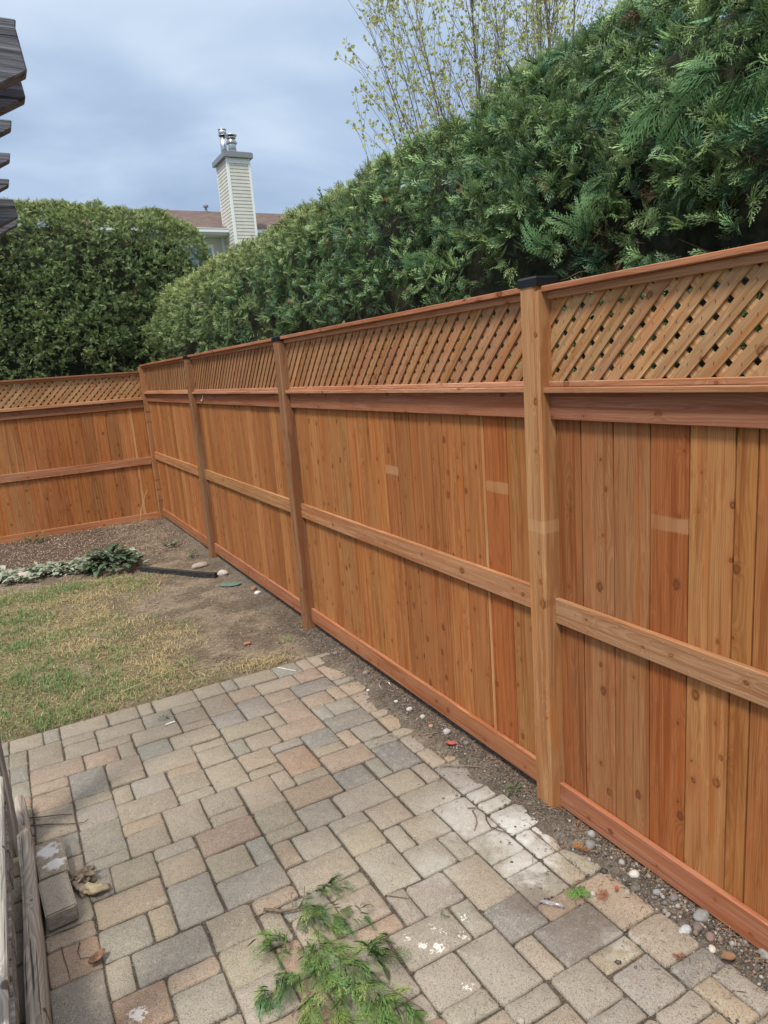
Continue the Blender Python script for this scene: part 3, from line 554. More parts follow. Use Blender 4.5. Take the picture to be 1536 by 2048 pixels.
# near panel
seams = [PX[1]-.003, 1.739, 1.597, 1.452, 1.314, 1.172, 1.109, .965]
cols = [(Cc_, 0), (Br, 1), (Br, 1), (Rd, 0), (B_, 1), (A_, 1), (A_, 1)]
bs = [(seams[i], seams[i+1], DK(cols[i][0]), al_for(1.205, .02, 1.632) if i == 3 else 1) for i in range(7)]
u = .965
while u > PX[0]+W+.02:
    v = max(u-.138, PX[0]+W+.002); bs.append((u, v, random.choice([A_, B_, Cc_]), 1)); u = v
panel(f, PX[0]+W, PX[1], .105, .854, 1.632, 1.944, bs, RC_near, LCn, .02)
# second panel
seams = [PX[2]-.003, 4.081, 3.936, 3.801, 3.671, 3.533, 3.398, 3.271, 3.118, 2.987, 2.854, 2.717, 2.574, 2.433, 2.296, 2.275, 2.131, 2.0, PX[1]+W+.002]
cl = [B_, B_, A_, B_, B_, A_, B_, A_, Cc_, A_, A_, Cc_, A_, A_, (.46, .27, .13), Rd, B_, B_]
bs = [(seams[i], seams[i+1], cl[i], al_for({8: 1.21, 15: 1.22}.get(i, 9), .05, 1.634) if i in (8, 15) else 1) for i in range(len(cl))]
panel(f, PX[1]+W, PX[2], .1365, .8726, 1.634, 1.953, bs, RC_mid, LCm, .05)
for k in (2, 3):
    u = PX[k]+W+.002; bs = []
    sp = (6.474-4.605)/14 if k == 2 else .136
    while u < PX[k+1]-.004:
        v = min(u+sp, PX[k+1]-.002); bs.append((u, v, random.choice([A_, B_, A_, Cc_, B_]), al_for(1.15, .05, 1.634) if False else 1)); u = v
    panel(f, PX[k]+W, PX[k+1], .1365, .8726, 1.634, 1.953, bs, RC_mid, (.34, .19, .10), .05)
PCOL = (.43, .245, .125)
f.post(PX[0], 1.97, jit(PCOL)); f.post(PX[1], 1.970, (.44, .25, .122, .5+(1.125-.955)/2))
f.post(PX[2], 1.9493, (.27, .15, .085, 1)); f.post(PX[3], 1.9108+.035, (.25, .15, .085, 1)); f.post(PX[4]-.02, 1.93, (.36, .20, .10, 1), cap=False)
# nail and screw heads on the rails
V, Fs = [], []
def nails(f, us, n, z, r=.0022):
    global V, Fs
    for u in us:
        c = f.P(u, n, z+random.uniform(-.004, .004)); a = f.U*r; b = Vector((0, 0, r)); k = len(V); d = f.N*-.0012
        V += [c+a, c+b, c-a, c-b, c+d]; Fs += [(k, k+1, k+4), (k+1, k+2, k+4), (k+2, k+3, k+4), (k+3, k, k+4)]
for k in range(4):
    zo = 0 if k == 0 else .02
    us = list(np.arange(PX[k]+W+.07, PX[k+1], .139)); us += [q+.045 for q in us]
    for z in (.775+zo, .835+zo): nails(f, us, .0448, z)
    for z in (.78+zo, .80+zo, .82+zo, .84+zo): nails(f, [PX[k+1]-.008, PX[k]+W+.008], .0448, z, .0026)
    for z in (.03+zo, .055+zo, .08+zo): nails(f, [PX[k+1]-.01, PX[k]+W+.01], .0448, z, .0026)
nh = link('nail_heads', pm('nail_heads', V, Fs, simple('nail', (.42, .38, .33), .4, .6)), None)
nh.parent = sf; nh.location = -sf.location; nh['kind'] = 'stuff'
# side fence left-overs: small hook on the upper rail of the third panel
v, fs = tube([f.P(6.45, .045, 1.585), f.P(6.45, .036, 1.55), f.P(6.46, .032, 1.535), f.P(6.50, .036, 1.53), f.P(6.51, .04, 1.54)], [.004]*5, 5)
hk = link('hook', pm('hook', v, fs, simple('hook_white', (.6, .6, .58), .4)), None); hk.parent = sf; hk.location = -sf.location

bf = empty('wooden_fence', (.4, YBK, 0), 'short lattice-topped board fence crossing the far end of the yard at left', 'fence', 'stained wooden fences')
g = Fence(bf, (XP-.002, YBK-.06, 0), (-1, 0, 0), (0, 1, 0)); g.gap = .0015
xs = [1.613, 1.468, 1.433, 1.286, 1.146, 1.003, .867, .729, .592, .453, .31, .18, .052]
bs = [(XP-.004-xs[i], XP-.004-xs[i+1], random.choice([A_, Br, A_, B_, Cc_]) if i != 1 else (.48, .28, .13), 1) for i in range(12)]
x = .052
for i in range(6):
    bs.append((XP-.004-x, XP-.004-x+.139, random.choice([A_, Br, Cc_]), 1)); x -= .139
RC_b = [(.46, .22, .12), (.40, .215, .12), (.31, .16, .095), (.44, .24, .15), (.46, .26, .15), (.31, .15, .09)]
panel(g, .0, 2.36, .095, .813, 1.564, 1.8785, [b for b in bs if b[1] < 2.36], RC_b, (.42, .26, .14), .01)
u = 2.45; bs = []
while u < 4.8: bs.append((u, u+.138, random.choice([A_, Br, Cc_]), 1)); u += .139
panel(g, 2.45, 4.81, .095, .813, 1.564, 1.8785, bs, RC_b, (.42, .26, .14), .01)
g.post(2.361, 1.92, jit(PCOL)); g.post(4.811, 1.92, jit(PCOL))

# ================================================================ cedar foliage
def kites(segs):
    """segs: list of (p, dir, length, width): flat leaf-shaped pieces in the xy plane"""
    V = []; T = []
    for p, d, l, wd in segs:
        n = np.array([-d[1], d[0]]); k = len(V)
        V += [p, p+d*l*.45+n*wd/2, p+d*l, p+d*l*.45-n*wd/2]; T += [(k, k+1, k+2), (k, k+2, k+3)]
    return V, T
def frond(L, nb, sub, wd, rr, ragged=.32):
    """flat fan spray of arborvitae, axis +Y"""
    S = []
    S.append((np.array([0., 0.]), np.array([0., 1.]), L, wd*1.3))
    for i in range(nb):
        t = .08+.86*(i+rr.random()*.4)/nb; side = 1 if i % 2 else -1
        ang = R(38-8*t+rr.uniform(-6, 6))*side
        ln = L*(.52*(1-t)**.7+.10)*rr.uniform(1-ragged, 1+ragged)
        d = np.array([math.sin(ang), math.cos(ang)]); p = np.array([rr.uniform(-.02, .02)*L*t, L*t*.97])
        S.append((p, d, ln, wd))
        for j in range(sub):
            tt = .18+.75*(j+.5)/sub; a2 = ang+R(36)*(1 if j % 2 else -1)
            S.append((p+d*ln*tt, np.array([math.sin(a2), math.cos(a2)]), ln*(.42*(1-tt)+.14), wd*.85))
    V, T = kites(S); V = np.array(V); V[:, 0] += rr.uniform(-.28, .28)*V[:, 1]**2; z = -(V[:, 1]**2)*.9/L*rr.uniform(.2, 1) + np.abs(V[:, 0])**1.5*rr.uniform(-1.2, .2)
    return np.column_stack([V, z]), np.array(T)
rr = random.Random(5)
FR = {}
FR['hi'] = [frond(1.0, 8, 2, .052, rr) for _ in range(8)]
FR['mid'] = [frond(1.0, 6, 2, .066, rr) for _ in range(8)]
FR['big'] = [frond(1.0, 15, 6, .027, rr, .25) for _ in range(6)]
FR['lo'] = [frond(1.0, 5, 1, .072, rr) for _ in range(8)]
def place(fr, O, A, Nn, S, cols, seed=0):
    """many copies of the fronds in one mesh: O origin, A axis, Nn plane normal, S size"""
    A = A/np.linalg.norm(A, axis=1)[:, None]; X = np.cross(A, Nn); X /= np.linalg.norm(X, axis=1)[:, None]; Zn = np.cross(X, A)
    r = np.random.default_rng(seed); pick = r.integers(0, len(fr), len(O)); VV = []; TT = []; CC = []; off = 0
    for k, (V, T) in enumerate(fr):
        s = np.where(pick == k)[0]
        if not len(s): continue
        loc = V[None]*S[s][:, None, None]
        wv = O[s][:, None, :] + loc[..., 0:1]*X[s][:, None, :] + loc[..., 1:2]*A[s][:, None, :] + loc[..., 2:3]*Zn[s][:, None, :]
        c = cols[s][:, None, :]*(.62+.76*np.clip(V[:, 1], 0, 1))[None, :, None]  # tips lighter, bases darker: highlight on the sprays painted into their colour
        n = len(V); VV.append(wv.reshape(-1, 3)); CC.append(c.reshape(-1, 3))
        TT.append((T[None]+(np.arange(len(s))*n)[:, None, None]+off).reshape(-1, 3)); off += n*len(s)
    return np.concatenate(VV), np.concatenate(TT), np.concatenate(CC)
def nrm(a): return a/np.maximum(1e-9, np.linalg.norm(a, axis=-1))[..., None]

G1 = np.array([.090, .165, .070]); G2 = np.array([.20, .29, .12]); G3 = np.array([.075, .155, .088]); GY_ = np.array([.38, .42, .17]); GB = np.array([.20, .13, .07])
def hedge_fol(P, Nn, size, lod, seed, yellow, per=5, blue=.25):
    """bunches of sprays round branch tips at the surface points P with outward normals Nn"""
    r = np.random.default_rng(seed); n = len(P)
    up = np.array([0, 0, 1.])
    d = nrm(Nn*.75+up*.40+r.normal(0, .42, (n, 3)))
    tint = r.random(n); cl = G1+(G2-G1)*tint[:, None]*.8; m = r.random(n) < blue; cl[m] = G3
    cl = cl*(.92+.6*r.random(n))[:, None]
    yk = np.clip(yellow+r.normal(0, .12, n), 0, 1)[:, None]; cl = cl*(1-yk)+GY_*yk
    m = r.random(n) < .008; cl[m] = GB
    O = np.repeat(P, per, 0); D = np.repeat(d, per, 0); CL = np.repeat(cl, per, 0); S = np.repeat(size, per)
    N_ = n*per
    sp = r.normal(0, .55, (N_, 3)); A = nrm(D+sp); A[:, 2] -= .15
    O = O+D*(r.random(N_)*.6-.55)[:, None]*S[:, None]
    NN = nrm(np.cross(A, r.normal(0, 1, (N_, 3)))+np.repeat(Nn, per, 0)*.35)
    CL = CL*(.6+.9*r.random(N_)**1.5)[:, None]
    S = S*(.7+.6*r.random(N_))
    return place(FR[lod], O, A, NN, S, CL, seed)

def prof_right(t):
    """cross-section of the right hedge: t 0..1 from the foot of the face over the top; returns x, z, nx, nz"""
    pts = np.array([(1.92, .3), (1.90, 1.0), (1.90, 1.8), (1.91, 2.3), (1.98, 2.62), (2.13, 2.83), (2.38, 2.94), (2.8, 2.98), (3.3, 2.95), (3.7, 2.7), (3.85, 2.2)])
    return pts
def sample_profile(pts, n, r, lo=0, hi=1):
    seg = np.linalg.norm(np.diff(pts, axis=0), axis=1); cum = np.concatenate([[0], np.cumsum(seg)]); s = (lo+(hi-lo)*r.random(n))*cum[-1]
    k = np.clip(np.searchsorted(cum, s)-1, 0, len(seg)-1); f_ = (s-cum[k])/seg[k]
    p = pts[k]+(pts[k+1]-pts[k])*f_[:, None]; tg = (pts[k+1]-pts[k])/seg[k][:, None]
    return p, np.stack([-tg[:, 1], tg[:, 0]], -1)
def lump(a, b, seed): return (fbm(a, b, .55, seed, 3)-.5)*.26 + (fbm(a, b, .15, seed+7, 2)-.5)*.26
hroot = empty('cedar_hedge', (2.7, 4.5, 0), 'tall dark green cedar hedge rising behind the long right-hand fence', 'hedge', 'clipped cedar hedges')
VV = []; TT = []; CC = []; off = 0
pts = prof_right(0); r = np.random.default_rng(3)
for (y0, y1, dens, sz, lod, per) in ((.55, 2.6, 600, .053, 'hi', 5), (2.6, 5.2, 430, .053, 'mid', 5), (5.2, 9.95, 370, .054, 'lo', 5), (-1.5, .55, 60, .15, 'lo', 4)):
    for depth, dd in ((0, 1.0), (.10, .5)):
        n = int(dens*dd*(y1-y0)*3.3*.62)
        p, nn = sample_profile(pts, n, r, .28, .86); y = y0+(y1-y0)*r.random(n)
        taper = np.clip((9.95-y)/.5, 0.05, 1)**.5           # the far end is rounded
        cx = 2.85; x = cx+(p[:, 0]-cx)*(.55+.45*taper); z = p[:, 1]*(.90+.10*taper)
        bulge = lump(y, z, 31); bulge = np.where(z > 2.45, np.clip(bulge, -.02, .02), bulge)
        x = x+nn[:, 0]*(bulge-depth); z = z+nn[:, 1]*(bulge-depth)
        Nn = nrm(np.stack([nn[:, 0], np.where(y > 9.4, (y-9.4)*2, 0), nn[:, 1]], -1))
        gap = fbm(y, z, .30, 77, 3)
        # thin near the fence top, where the clipped wall opens into darkness
        keep = (r.random(n) < np.clip(1.35-(gap > .60)*.9, 0, 1)) & ((z > 2.12+.12*(gap-.5)) | (r.random(n) < .34))
        yel = np.clip((z-2.45)/.45, 0, 1)*.5*np.clip((y-1.5)/3, .25, 1) + np.clip((y-4)/4, 0, 1)*.34 - depth*2  # yellower at the top edge: light catching it, put into leaf colour
        P = np.stack([x, y, z], -1)[keep]
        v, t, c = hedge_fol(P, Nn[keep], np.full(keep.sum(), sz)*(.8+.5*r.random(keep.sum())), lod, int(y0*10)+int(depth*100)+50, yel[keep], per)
        VV.append(v); TT.append(t+off); CC.append(c); off += len(v)
# big hanging sprays near the camera
O = []; A = []; NN = []; S = []; cl = []
spr = [((1.86, 1.34, 2.40), (-.42, .75, .18), .17), ((1.87, 1.36, 2.42), (-.4, .55, -.35), .20), ((1.84, 1.50, 2.40), (-.3, .7, -.5), .18), ((1.86, 1.3, 2.42), (-.25, .3, -.8), .17), ((1.85, 1.24, 2.42), (-.25, -.1, -.9), .16), ((1.88, 1.15, 2.40), (-.2, .1, -.9), .15),
       ((1.88, 2.05, 2.12), (-.35, .4, .25), .14), ((1.9, 1.95, 2.10), (-.4, -.2, .3), .13), ((1.88, 2.9, 2.2), (-.5, .2, .1), .13), ((1.88, 1.7, 2.6), (-.5, .4, -.3), .15), ((1.86, 1.05, 2.65), (-.5, .3, -.3), .16), ((1.86, 1.75, 2.25), (-.45, .5, -.25), .14)]
for o_, a_, s_ in spr:
    for q in range(2):
        O.append(np.array(o_)+r.normal(0, .018, 3)); A.append(nrm(np.array(a_)+r.normal(0, .16, 3))); NN.append(nrm(np.array([-1., -.7, .25])+r.normal(0, .25, 3))); S.append(s_*.85*(.8+.4*r.random())); cl.append(np.array([.10, .20, .08])*(.85+.4*r.random()))
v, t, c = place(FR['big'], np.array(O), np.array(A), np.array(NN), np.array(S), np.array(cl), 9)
VV.append(v); TT.append(t+off); CC.append(c); off += len(v)
fo = link('foliage', raw_mesh('foliage', np.concatenate(VV)-np.array([2.7, 4.5, 0]), tris=np.concatenate(TT), cols=np.concatenate(CC), mat=M_leaf), None); fo.parent = hroot; fo['kind'] = 'stuff'
print('hedge tris', sum(len(t) for t in TT))
# dark inner mass of twigs, set well behind the leaves
def core(name, pts, ax0, ax1, n, conv, root, inset, seed=0):
    V = []; Q = []; m = len(pts)
    c = pts.mean(0)
    for i in range(n+1):
        a = ax0+(ax1-ax0)*i/n
        e = min(1, .5+min(a-ax0, ax1-a)/.8)
        for p in pts:
            q = c+(p-c)*(1-inset/np.linalg.norm(p-c))*e
            q = q+(p-c)/np.linalg.norm(p-c)*float(lump(np.array(a), np.array(q[0]*2+q[1]), 31))*.8
            V.append(conv(a, q[0], q[1]))
    for i in range(n):
        for k in range(m-1): Q.append((i*m+k, (i+1)*m+k, (i+1)*m+k+1, i*m+k+1))
    V += [conv(ax0+.1, c[0], c[1]), conv(ax1-.1, c[0], c[1])]
    Tt = []
    for k in range(m-1): Tt.append((len(V)-2, k, k+1)); Tt.append((len(V)-1, n*m+k+1, n*m+k))
    V = np.array(V)-np.array(root.location)
    o = link(name, raw_mesh(name, V, tris=Tt, quads=Q, mat=M_twig), None); o.parent = root; return o
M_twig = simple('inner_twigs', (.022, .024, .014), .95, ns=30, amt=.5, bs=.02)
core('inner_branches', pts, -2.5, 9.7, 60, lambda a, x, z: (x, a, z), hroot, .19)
# bare twigs seen in the gaps low in the hedge
parts = []
for i in range(150):
    y = random.uniform(.4, 6); z = random.uniform(1.85, 2.3); x = random.uniform(1.97, 2.1)
    p = [Vector((x+.05, y, z))]; d = Vector((random.uniform(-.5, .1), random.uniform(-1, 1), random.uniform(-.3, .9))).normalized()
    for k in range(4): p.append(p[-1]+d*random.uniform(.03, .06)); d = (d+Vector([random.uniform(-.3, .3) for _ in range(3)])).normalized()
    parts.append(tube(p, [.004, .0035, .003, .002, .001], 4))
v, fs = join(parts); tw = link('twigs', pm('twigs', v, fs, simple('twig', (.13, .085, .055), .9))); tw.parent = hroot; tw.location = -hroot.location; tw['kind'] = 'stuff'

# back hedge
hb = empty('cedar_hedge', (-2, 10.6, 0), 'broad dense cedar hedge with rounded right end, behind the far fence at left', 'hedge', 'clipped cedar hedges')
VV = []; TT = []; CC = []; off = 0
ptsb = np.array([(10.02, .4), (9.86, 1.4), (9.80, 2.4), (9.82, 3.3), (9.95, 3.78), (10.25, 4.02), (10.7, 4.1), (11.3, 4.05), (11.7, 3.7), (11.9, 3.0)])
def bconv(x, y, z):          # right end rounds off at x = 2.95
    t = np.clip((3.20-x)/1.15, 0.0, 1); s = np.sqrt(np.clip(1-(1-t)**2, 0, 1))
    return y*1.0+(10.85-y)*(1-s)*.95, 1.5+(z-1.5)*(.62+.38*s)
for (x0, x1, dens, lod, depth) in ((-.5, 3.1, 640, 'lo', 0), (-.5, 3.1, 200, 'lo', .1), (-6.5, -.5, 50, 'lo', 0)):
    n = int(dens*(x1-x0)*4.6*.62); p, nn = sample_profile(ptsb, n, r, .2, .86); x = x0+(x1-x0)*r.random(n)
    nn = -nn; nn[:, 0] = nn[:, 0]; nn = np.stack([-np.abs(nn[:, 0])*np.where(p[:, 0] < 10.9, 1, -1), np.abs(nn[:, 1])], -1)
    y, z = bconv(x, p[:, 0], p[:, 1]); bl_ = lump(x, z, 41)*.55
    y = y+nn[:, 0]*(bl_-depth); z = z+nn[:, 1]*(bl_-depth)
    Nn = nrm(np.stack([np.clip((x-1.9), 0, 1)*1.2, nn[:, 0], nn[:, 1]], -1))
    gap = fbm(x, z, .3, 99, 3); keep = (r.random(n) < np.where(gap > .6, .5, 1)) & ((z > 2.1) | (r.random(n) < .5))
    yel = np.clip((z-3.4)/.7, 0, 1)*.34+.26+np.clip((x-2.2)/.7, 0, 1)*.15-depth*2+.10*np.clip((2.9-z), 0, 1)  # yellower towards the top: lit edge painted into the leaf colour
    P = np.stack([x, y, z], -1)[keep]; k = keep.sum()
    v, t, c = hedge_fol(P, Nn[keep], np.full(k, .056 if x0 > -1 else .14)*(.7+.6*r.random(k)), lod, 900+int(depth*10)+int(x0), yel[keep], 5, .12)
    VV.append(v); TT.append(t+off); CC.append(c); off += len(v)
fo = link('foliage', raw_mesh('foliage', np.concatenate(VV)-np.array(hb.location), tris=np.concatenate(TT), cols=np.concatenate(CC), mat=M_leaf), None); fo.parent = hb; fo['kind'] = 'stuff'
print('hedge2 tris', sum(len(t) for t in TT))
def cvb(a, y, z):
    yy, z2 = bconv(np.array(a), np.array(y), np.array(z)); return (a, float(yy), float(z2))
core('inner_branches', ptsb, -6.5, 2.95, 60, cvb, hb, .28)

# ================================================================ budding tree behind the hedge
troot = empty('maple_tree', (6.9, 8.3, 0), 'slender many-stemmed tree with small yellow-green spring leaves behind the right hedge', 'tree')
rt = random.Random(12)
TP = []; LV = []; LT = []; LC = []
def leaf_at(p, s):
    for q in range(rt.choice((3, 4, 5))):
        d = Vector((rt.uniform(-1, 1), rt.uniform(-1, 1), rt.uniform(-.4, .9))).normalized(); a = d.orthogonal().normalized(); a.rotate(Matrix.Rotation(rt.uniform(0, 6.28), 3, d)); k = len(LV)
        o = p+d*.012; l = s*rt.uniform(.6, 1.3)
        LV.extend([o, o+d*l*.5+a*l*.35, o+d*l, o+d*l*.5-a*l*.35]); LT.append((k, k+1, k+2, k+3))
        c = rt.choice([(.55, .58, .16), (.48, .53, .18), (.40, .44, .17), (.34, .32, .16)]); LC.extend([c]*4)
def stem(p, d, ln, rad, lvl):
    n = max(4, int(ln/.16)); P = [p]; rads = [rad]
    for i in range(n):
        d = (d+Vector((rt.uniform(-1, 1), rt.uniform(-1, 1), rt.uniform(-.4, .4)))*.03).normalized()
        P.append(P[-1]+d*ln/n); rads.append(max(.0022, rad*(1-(i+1)/n*.86)))
    TP.append(tube(P, rads, 5 if rad > .012 else 3))
    if lvl == 0:
        for i in range(3, n):
            for q in range(2 if rt.random() < .45 else 1):
                if rt.random() < .72:
                    a = Vector((rt.uniform(-1, 1), rt.uniform(-1, 1), rt.uniform(.1, .8))).normalized()
                    stem(P[i], (d*.9+a*.75).normalized(), ln*rt.uniform(.13, .30)*(1.15-i/n*.55), rads[i]*.45, 1)
    elif lvl == 1:
        for i in range(1, n):
            if rt.random() < .40:
                a = Vector((rt.uniform(-1, 1), rt.uniform(-1, 1), rt.uniform(-.1, .7))).normalized()
                stem(P[i], (d*.8+a*.8).normalized(), ln*rt.uniform(.22, .45), rads[i]*.55, 2)
    if lvl >= 1:
        for i in range(1, n+1):
            if rt.random() < (.30 if lvl == 1 else .45): leaf_at(P[i], .038)
    if rt.random() < .9: leaf_at(P[-1], .055)
ends = [(4.5, 4.55), (4.55, 4.9), (4.75, 5.85), (4.95, 5.6), (5.05, 6.3), (5.25, 6.7), (5.45, 7.0), (5.6, 7.3), (5.8, 7.4), (6.05, 7.5), (6.3, 7.6), (6.6, 7.7), (6.9, 7.7), (7.3, 7.6), (7.7, 7.6), (8.1, 7.5), (8.5, 7.6), (8.9, 7.4), (9.4, 7.2), (6.8, 6.6)]
for i, (ex, ez) in enumerate(ends):
    b0 = Vector((6.15+.06*i+rt.uniform(-.15, .15), 8.3+rt.uniform(-.3, .3), 1.2)); dd = Vector((ex, 8.3+rt.uniform(-.7, .7), ez))-b0
    stem(b0, dd.normalized(), dd.length*1.02, rt.uniform(.012, .024), 0)
for dx, dy, rad, tl in ((.75, .1, .055, .03), (.95, .2, .038, -.06), (.35, .3, .03, .02), (1.5, .3, .03, -.15), (-.2, 0, .028, .12)):
    stem(Vector((6.95+dx, 8.3+dy, .1)), Vector((-math.sin(tl), 0, math.cos(tl))), 8, rad, 0)
v, fs = join(TP); v = [Vector(q)-troot.location for q in v]
tk = link('trunk', pm('trunk', v, fs, simple('bark', (.165, .14, .12), .9, ns=25, amt=.3), smooth=True)); tk.parent = troot
cw = link('crown', raw_mesh('crown', np.array([tuple(q-troot.location) for q in LV]), quads=LT, cols=np.array(LC), mat=attr_mat('spring_leaf', .6, .45))); cw.parent = troot; cw['kind'] = 'stuff'
print('tree', len(v), len(LT))

# ================================================================ the neighbour's house
hs = empty('house', (9.5, 28, 0), 'cream-sided house with brown shingle roof and tall sided chimney, seen between the two hedges', 'house')
M_sid = simple('cream_siding', (.52, .52, .48), .6, ns=3, amt=.06); M_trim = simple('white_trim', (.72, .75, .78), .5); M_sof = simple('soffit', (.55, .57, .6), .6)
M_flash = simple('grey_flashing', (.20, .22, .25), .5); M_steel = simple('galvanised_steel', (.55, .57, .6), .28, 1.0, ns=8, amt=.15)
def shingle_mat():
    m, nt, b = mat('brown_shingles'); b.inputs['Roughness'].default_value = .95
    g = nt.nodes.new('ShaderNodeNewGeometry'); tcx = nt.nodes.new('ShaderNodeTexCoord')
    n_ = noise(nt, mapping(nt, tcx.outputs['Object'], (3.2, 6.5, 6.5)), 1, 2, .5); n2 = noise(nt, tcx.outputs['Object'], 30, 3, .6); n3 = noise(nt, tcx.outputs['Object'], .5, 2)
    c = mixc(nt, sm(nt, n_, .3, .7), (.13, .092, .083), (.25, .19, .172)); c = mixc(nt, math_(nt, 'MULTIPLY', n2, .4), c, (.35, .27, .25)); c = mixc(nt, math_(nt, 'MULTIPLY', n3, .3), c, (.2, .15, .13))
    L(nt, c, b.inputs['Base Color']); return m
M_sh = shingle_mat()
XL, XR2 = 8.59, 9.43; YF, YW = 26.0, 27.26
def RL(o):
    v = Vector((0, 0, 0))
    while o is not None: v = v+o.location; o = o.parent
    return v
def part(name, bl, m, root):
    q = []
    for b in bl: q.append((b[0]-RL(root).x, b[1]-RL(root).x, b[2]-RL(root).y, b[3]-RL(root).y, b[4], b[5]))
    o = link(name, boxes(name, q, m)); o.parent = root; return o
# walls
part('wall', [(4.0, 16, YW+.02, YW+8, 0, 6.95)], M_sid, hs)
def lap_x(x0, x1, y, z, h, t=.016):   # a lap board on a face looking to -y
    return [(x0, y, z), (x1, y, z), (x1, y, z+h), (x0, y, z+h), (x0, y-t, z), (x1, y-t, z), (x1, y-.003, z+h), (x0, y-.003, z+h)]
def lap_y(x, y0, y1, z, h, t=.016):   # on a face looking to -x
    return [(x, y0, z), (x, y1, z), (x, y1, z+h), (x, y0, z+h), (x-t, y0, z), (x-t, y1, z), (x-.003, y1, z+h), (x-.003, y0, z+h)]
LF = [(4, 5, 6, 7), (0, 3, 2, 1), (0, 1, 5, 4), (3, 7, 6, 2), (0, 4, 7, 3), (1, 2, 6, 5)]
LFy = [tuple(reversed(q)) for q in LF]
def laps(root, fn, faces, z0, z1, h):
    z = z0
    while z < z1:
        hh = min(h, z1-z); V_ = [Vector(q)-RL(root) for q in fn(z, hh)]
        o = link('siding_board', pm('siding_board', V_, faces, M_sid)); o.parent = root; z += h
laps(hs, lambda z, h: lap_x(7.3, XL-.10, YW+.02, z, h), LF, 4.6, 6.85, .118)
part('corner_trim', [(XL-.13, XL-.015, YW-.015, YW+.02, 4.5, 6.86)], M_trim, hs)
part('window_trim', [(8.03, 8.12, YW-.02, YW+.01, 4.6, 6.62), (7.1, 8.03, YW-.02, YW+.01, 6.5, 6.62)], M_trim, hs)
wf = part('window', [(7.1, 8.02, YW-.005, YW+.012, 4.7, 6.5)], simple('window_glass', (.25, .32, .38), .1), hs)
part('soffit', [(4, XL-.005, 26.66, YW+.02, 6.86, 6.89), (XR2+.005, 16, 26.66, YW+.02, 6.86, 6.89)], M_sof, hs)
part('gutter', [(4, XL-.004, 26.56, 26.67, 6.93, 7.045), (4, XL-.004, 26.545, 26.685, 7.045, 7.068)], M_trim, hs)
part('gutter', [(XR2+.004, 16, 26.56, 26.67, 6.93, 7.045)], M_trim, hs)
part('fascia', [(4, XL-.004, 26.672, 26.70, 6.89, 7.04), (XR2+.004, 16, 26.672, 26.70, 6.89, 7.04)], M_trim, hs)
# roof built as courses of shingles, each lapping the one below
V = []; Fs = []
sl_ = .353; y = 26.62; th = math.atan(sl_); k = 0
while y < 31:
    dy = .135
    for (xa, xb) in (((3.6, XL+.004), (XR2-.004, 16.4)) if y < YW else ((3.6, 16.4),)):
        n = len(V); za = 7.06+(y-26.62)*sl_; zb2 = 7.06+(y+dy-26.62)*sl_
        V += [(xa, y, za), (xb, y, za), (xb, y+dy, zb2), (xa, y+dy, zb2), (xa, y, za+.014), (xb, y, za+.014)]
        Fs += [(n+4, n+5, n+2, n+3), (n, n+1, n+5, n+4)]
    y += dy
zt = 7.06+(31-26.62)*sl_
n = len(V); V += [(3.6, 31, zt), (16.4, 31, zt), (16.4, 35.5, 7.0), (3.6, 35.5, 7.0)]; Fs.append((n, n+1, n+2, n+3))
n = len(V); V += [(3.6, 26.62, 6.9), (3.6, 31, zt-.05), (3.6, 35.5, 6.9)]; Fs.append((n, n+1, n+2))
rf = link('roof', pm('roof', [Vector(q)-hs.location for q in V], Fs, M_sh)); rf.parent = hs
v, fs = tube([Vector((9.02, 30.7, zt-.15)), Vector((9.02, 30.7, zt+.18))], [.05, .05], 10); v2, f2 = tube([Vector((9.02, 30.7, zt+.10)), Vector((9.02, 30.7, zt+.17)), Vector((9.02, 30.7, zt+.21))], [.11, .11, .05], 10)
v, fs = join([(v, fs), (v2, f2)]); pv = link('roof_vent', pm('roof_vent', [Vector(q)-hs.location for q in v], fs, M_flash)); pv.parent = hs
# chimney
ch = part('chimney', [(XL, XR2, YF, YW, 3, 9.33)], M_sid, hs)
laps(ch, lambda z, h: lap_x(XL+.07, XR2-.06, YF, z, h), LF, 5.2, 9.16, .118)
laps(ch, lambda z, h: lap_y(XL, YF+.05, YW, z, h), LFy, 5.2, 9.26, .118)
part('corner_trim', [(XL-.02, XL+.07, YF-.022, YF+.07, 3, 9.34)], M_trim, ch)
part('corner_trim', [(XR2-.06, XR2+.02, YF-.022, YF+.07, 3, 9.34)], M_trim, ch)
part('corner_trim', [(XL-.02, XL-.001, YW-.04, YW+.0, 7.2, 9.34)], M_trim, ch)
part('frieze', [(XL+.07, XR2-.06, YF-.02, YF-.001, 9.16, 9.33)], M_trim, ch)
part('chimney_cap', [(XL-.12, XR2+.12, YF-.12, YW+.12, 9.34, 9.50), (XL-.09, XR2+.09, YF-.09, YW+.09, 9.50, 9.53)], M_flash, ch)
def flue(x, y, z, r_, h, hood):
    q = [tube([Vector((x, y, z)), Vector((x, y, z+h))], [r_, r_], 20)]
    for zz_, rr_, th_ in hood: q.append(tube([Vector((x, y, z+zz_)), Vector((x, y, z+zz_+th_*.5)), Vector((x, y, z+zz_+th_))], [rr_*.92, rr_, rr_*.9], 20))
    v, fs = join(q); o = link('flue', pm('flue', [Vector(p)-RL(ch) for p in v], fs, M_steel, True)); o.parent = ch; return o
flue(9.0, 26.45, 9.53, .145, .62, [(.40, .21, .035), (.58, .18, .04), (.46, .17, .02), (.66, .22, .03), (.68, .14, .05)])
flue(8.86, 26.95, 9.53, .12, .80, [(.80, .16, .02), (.80, .15, .20), (.99, .16, .03)])

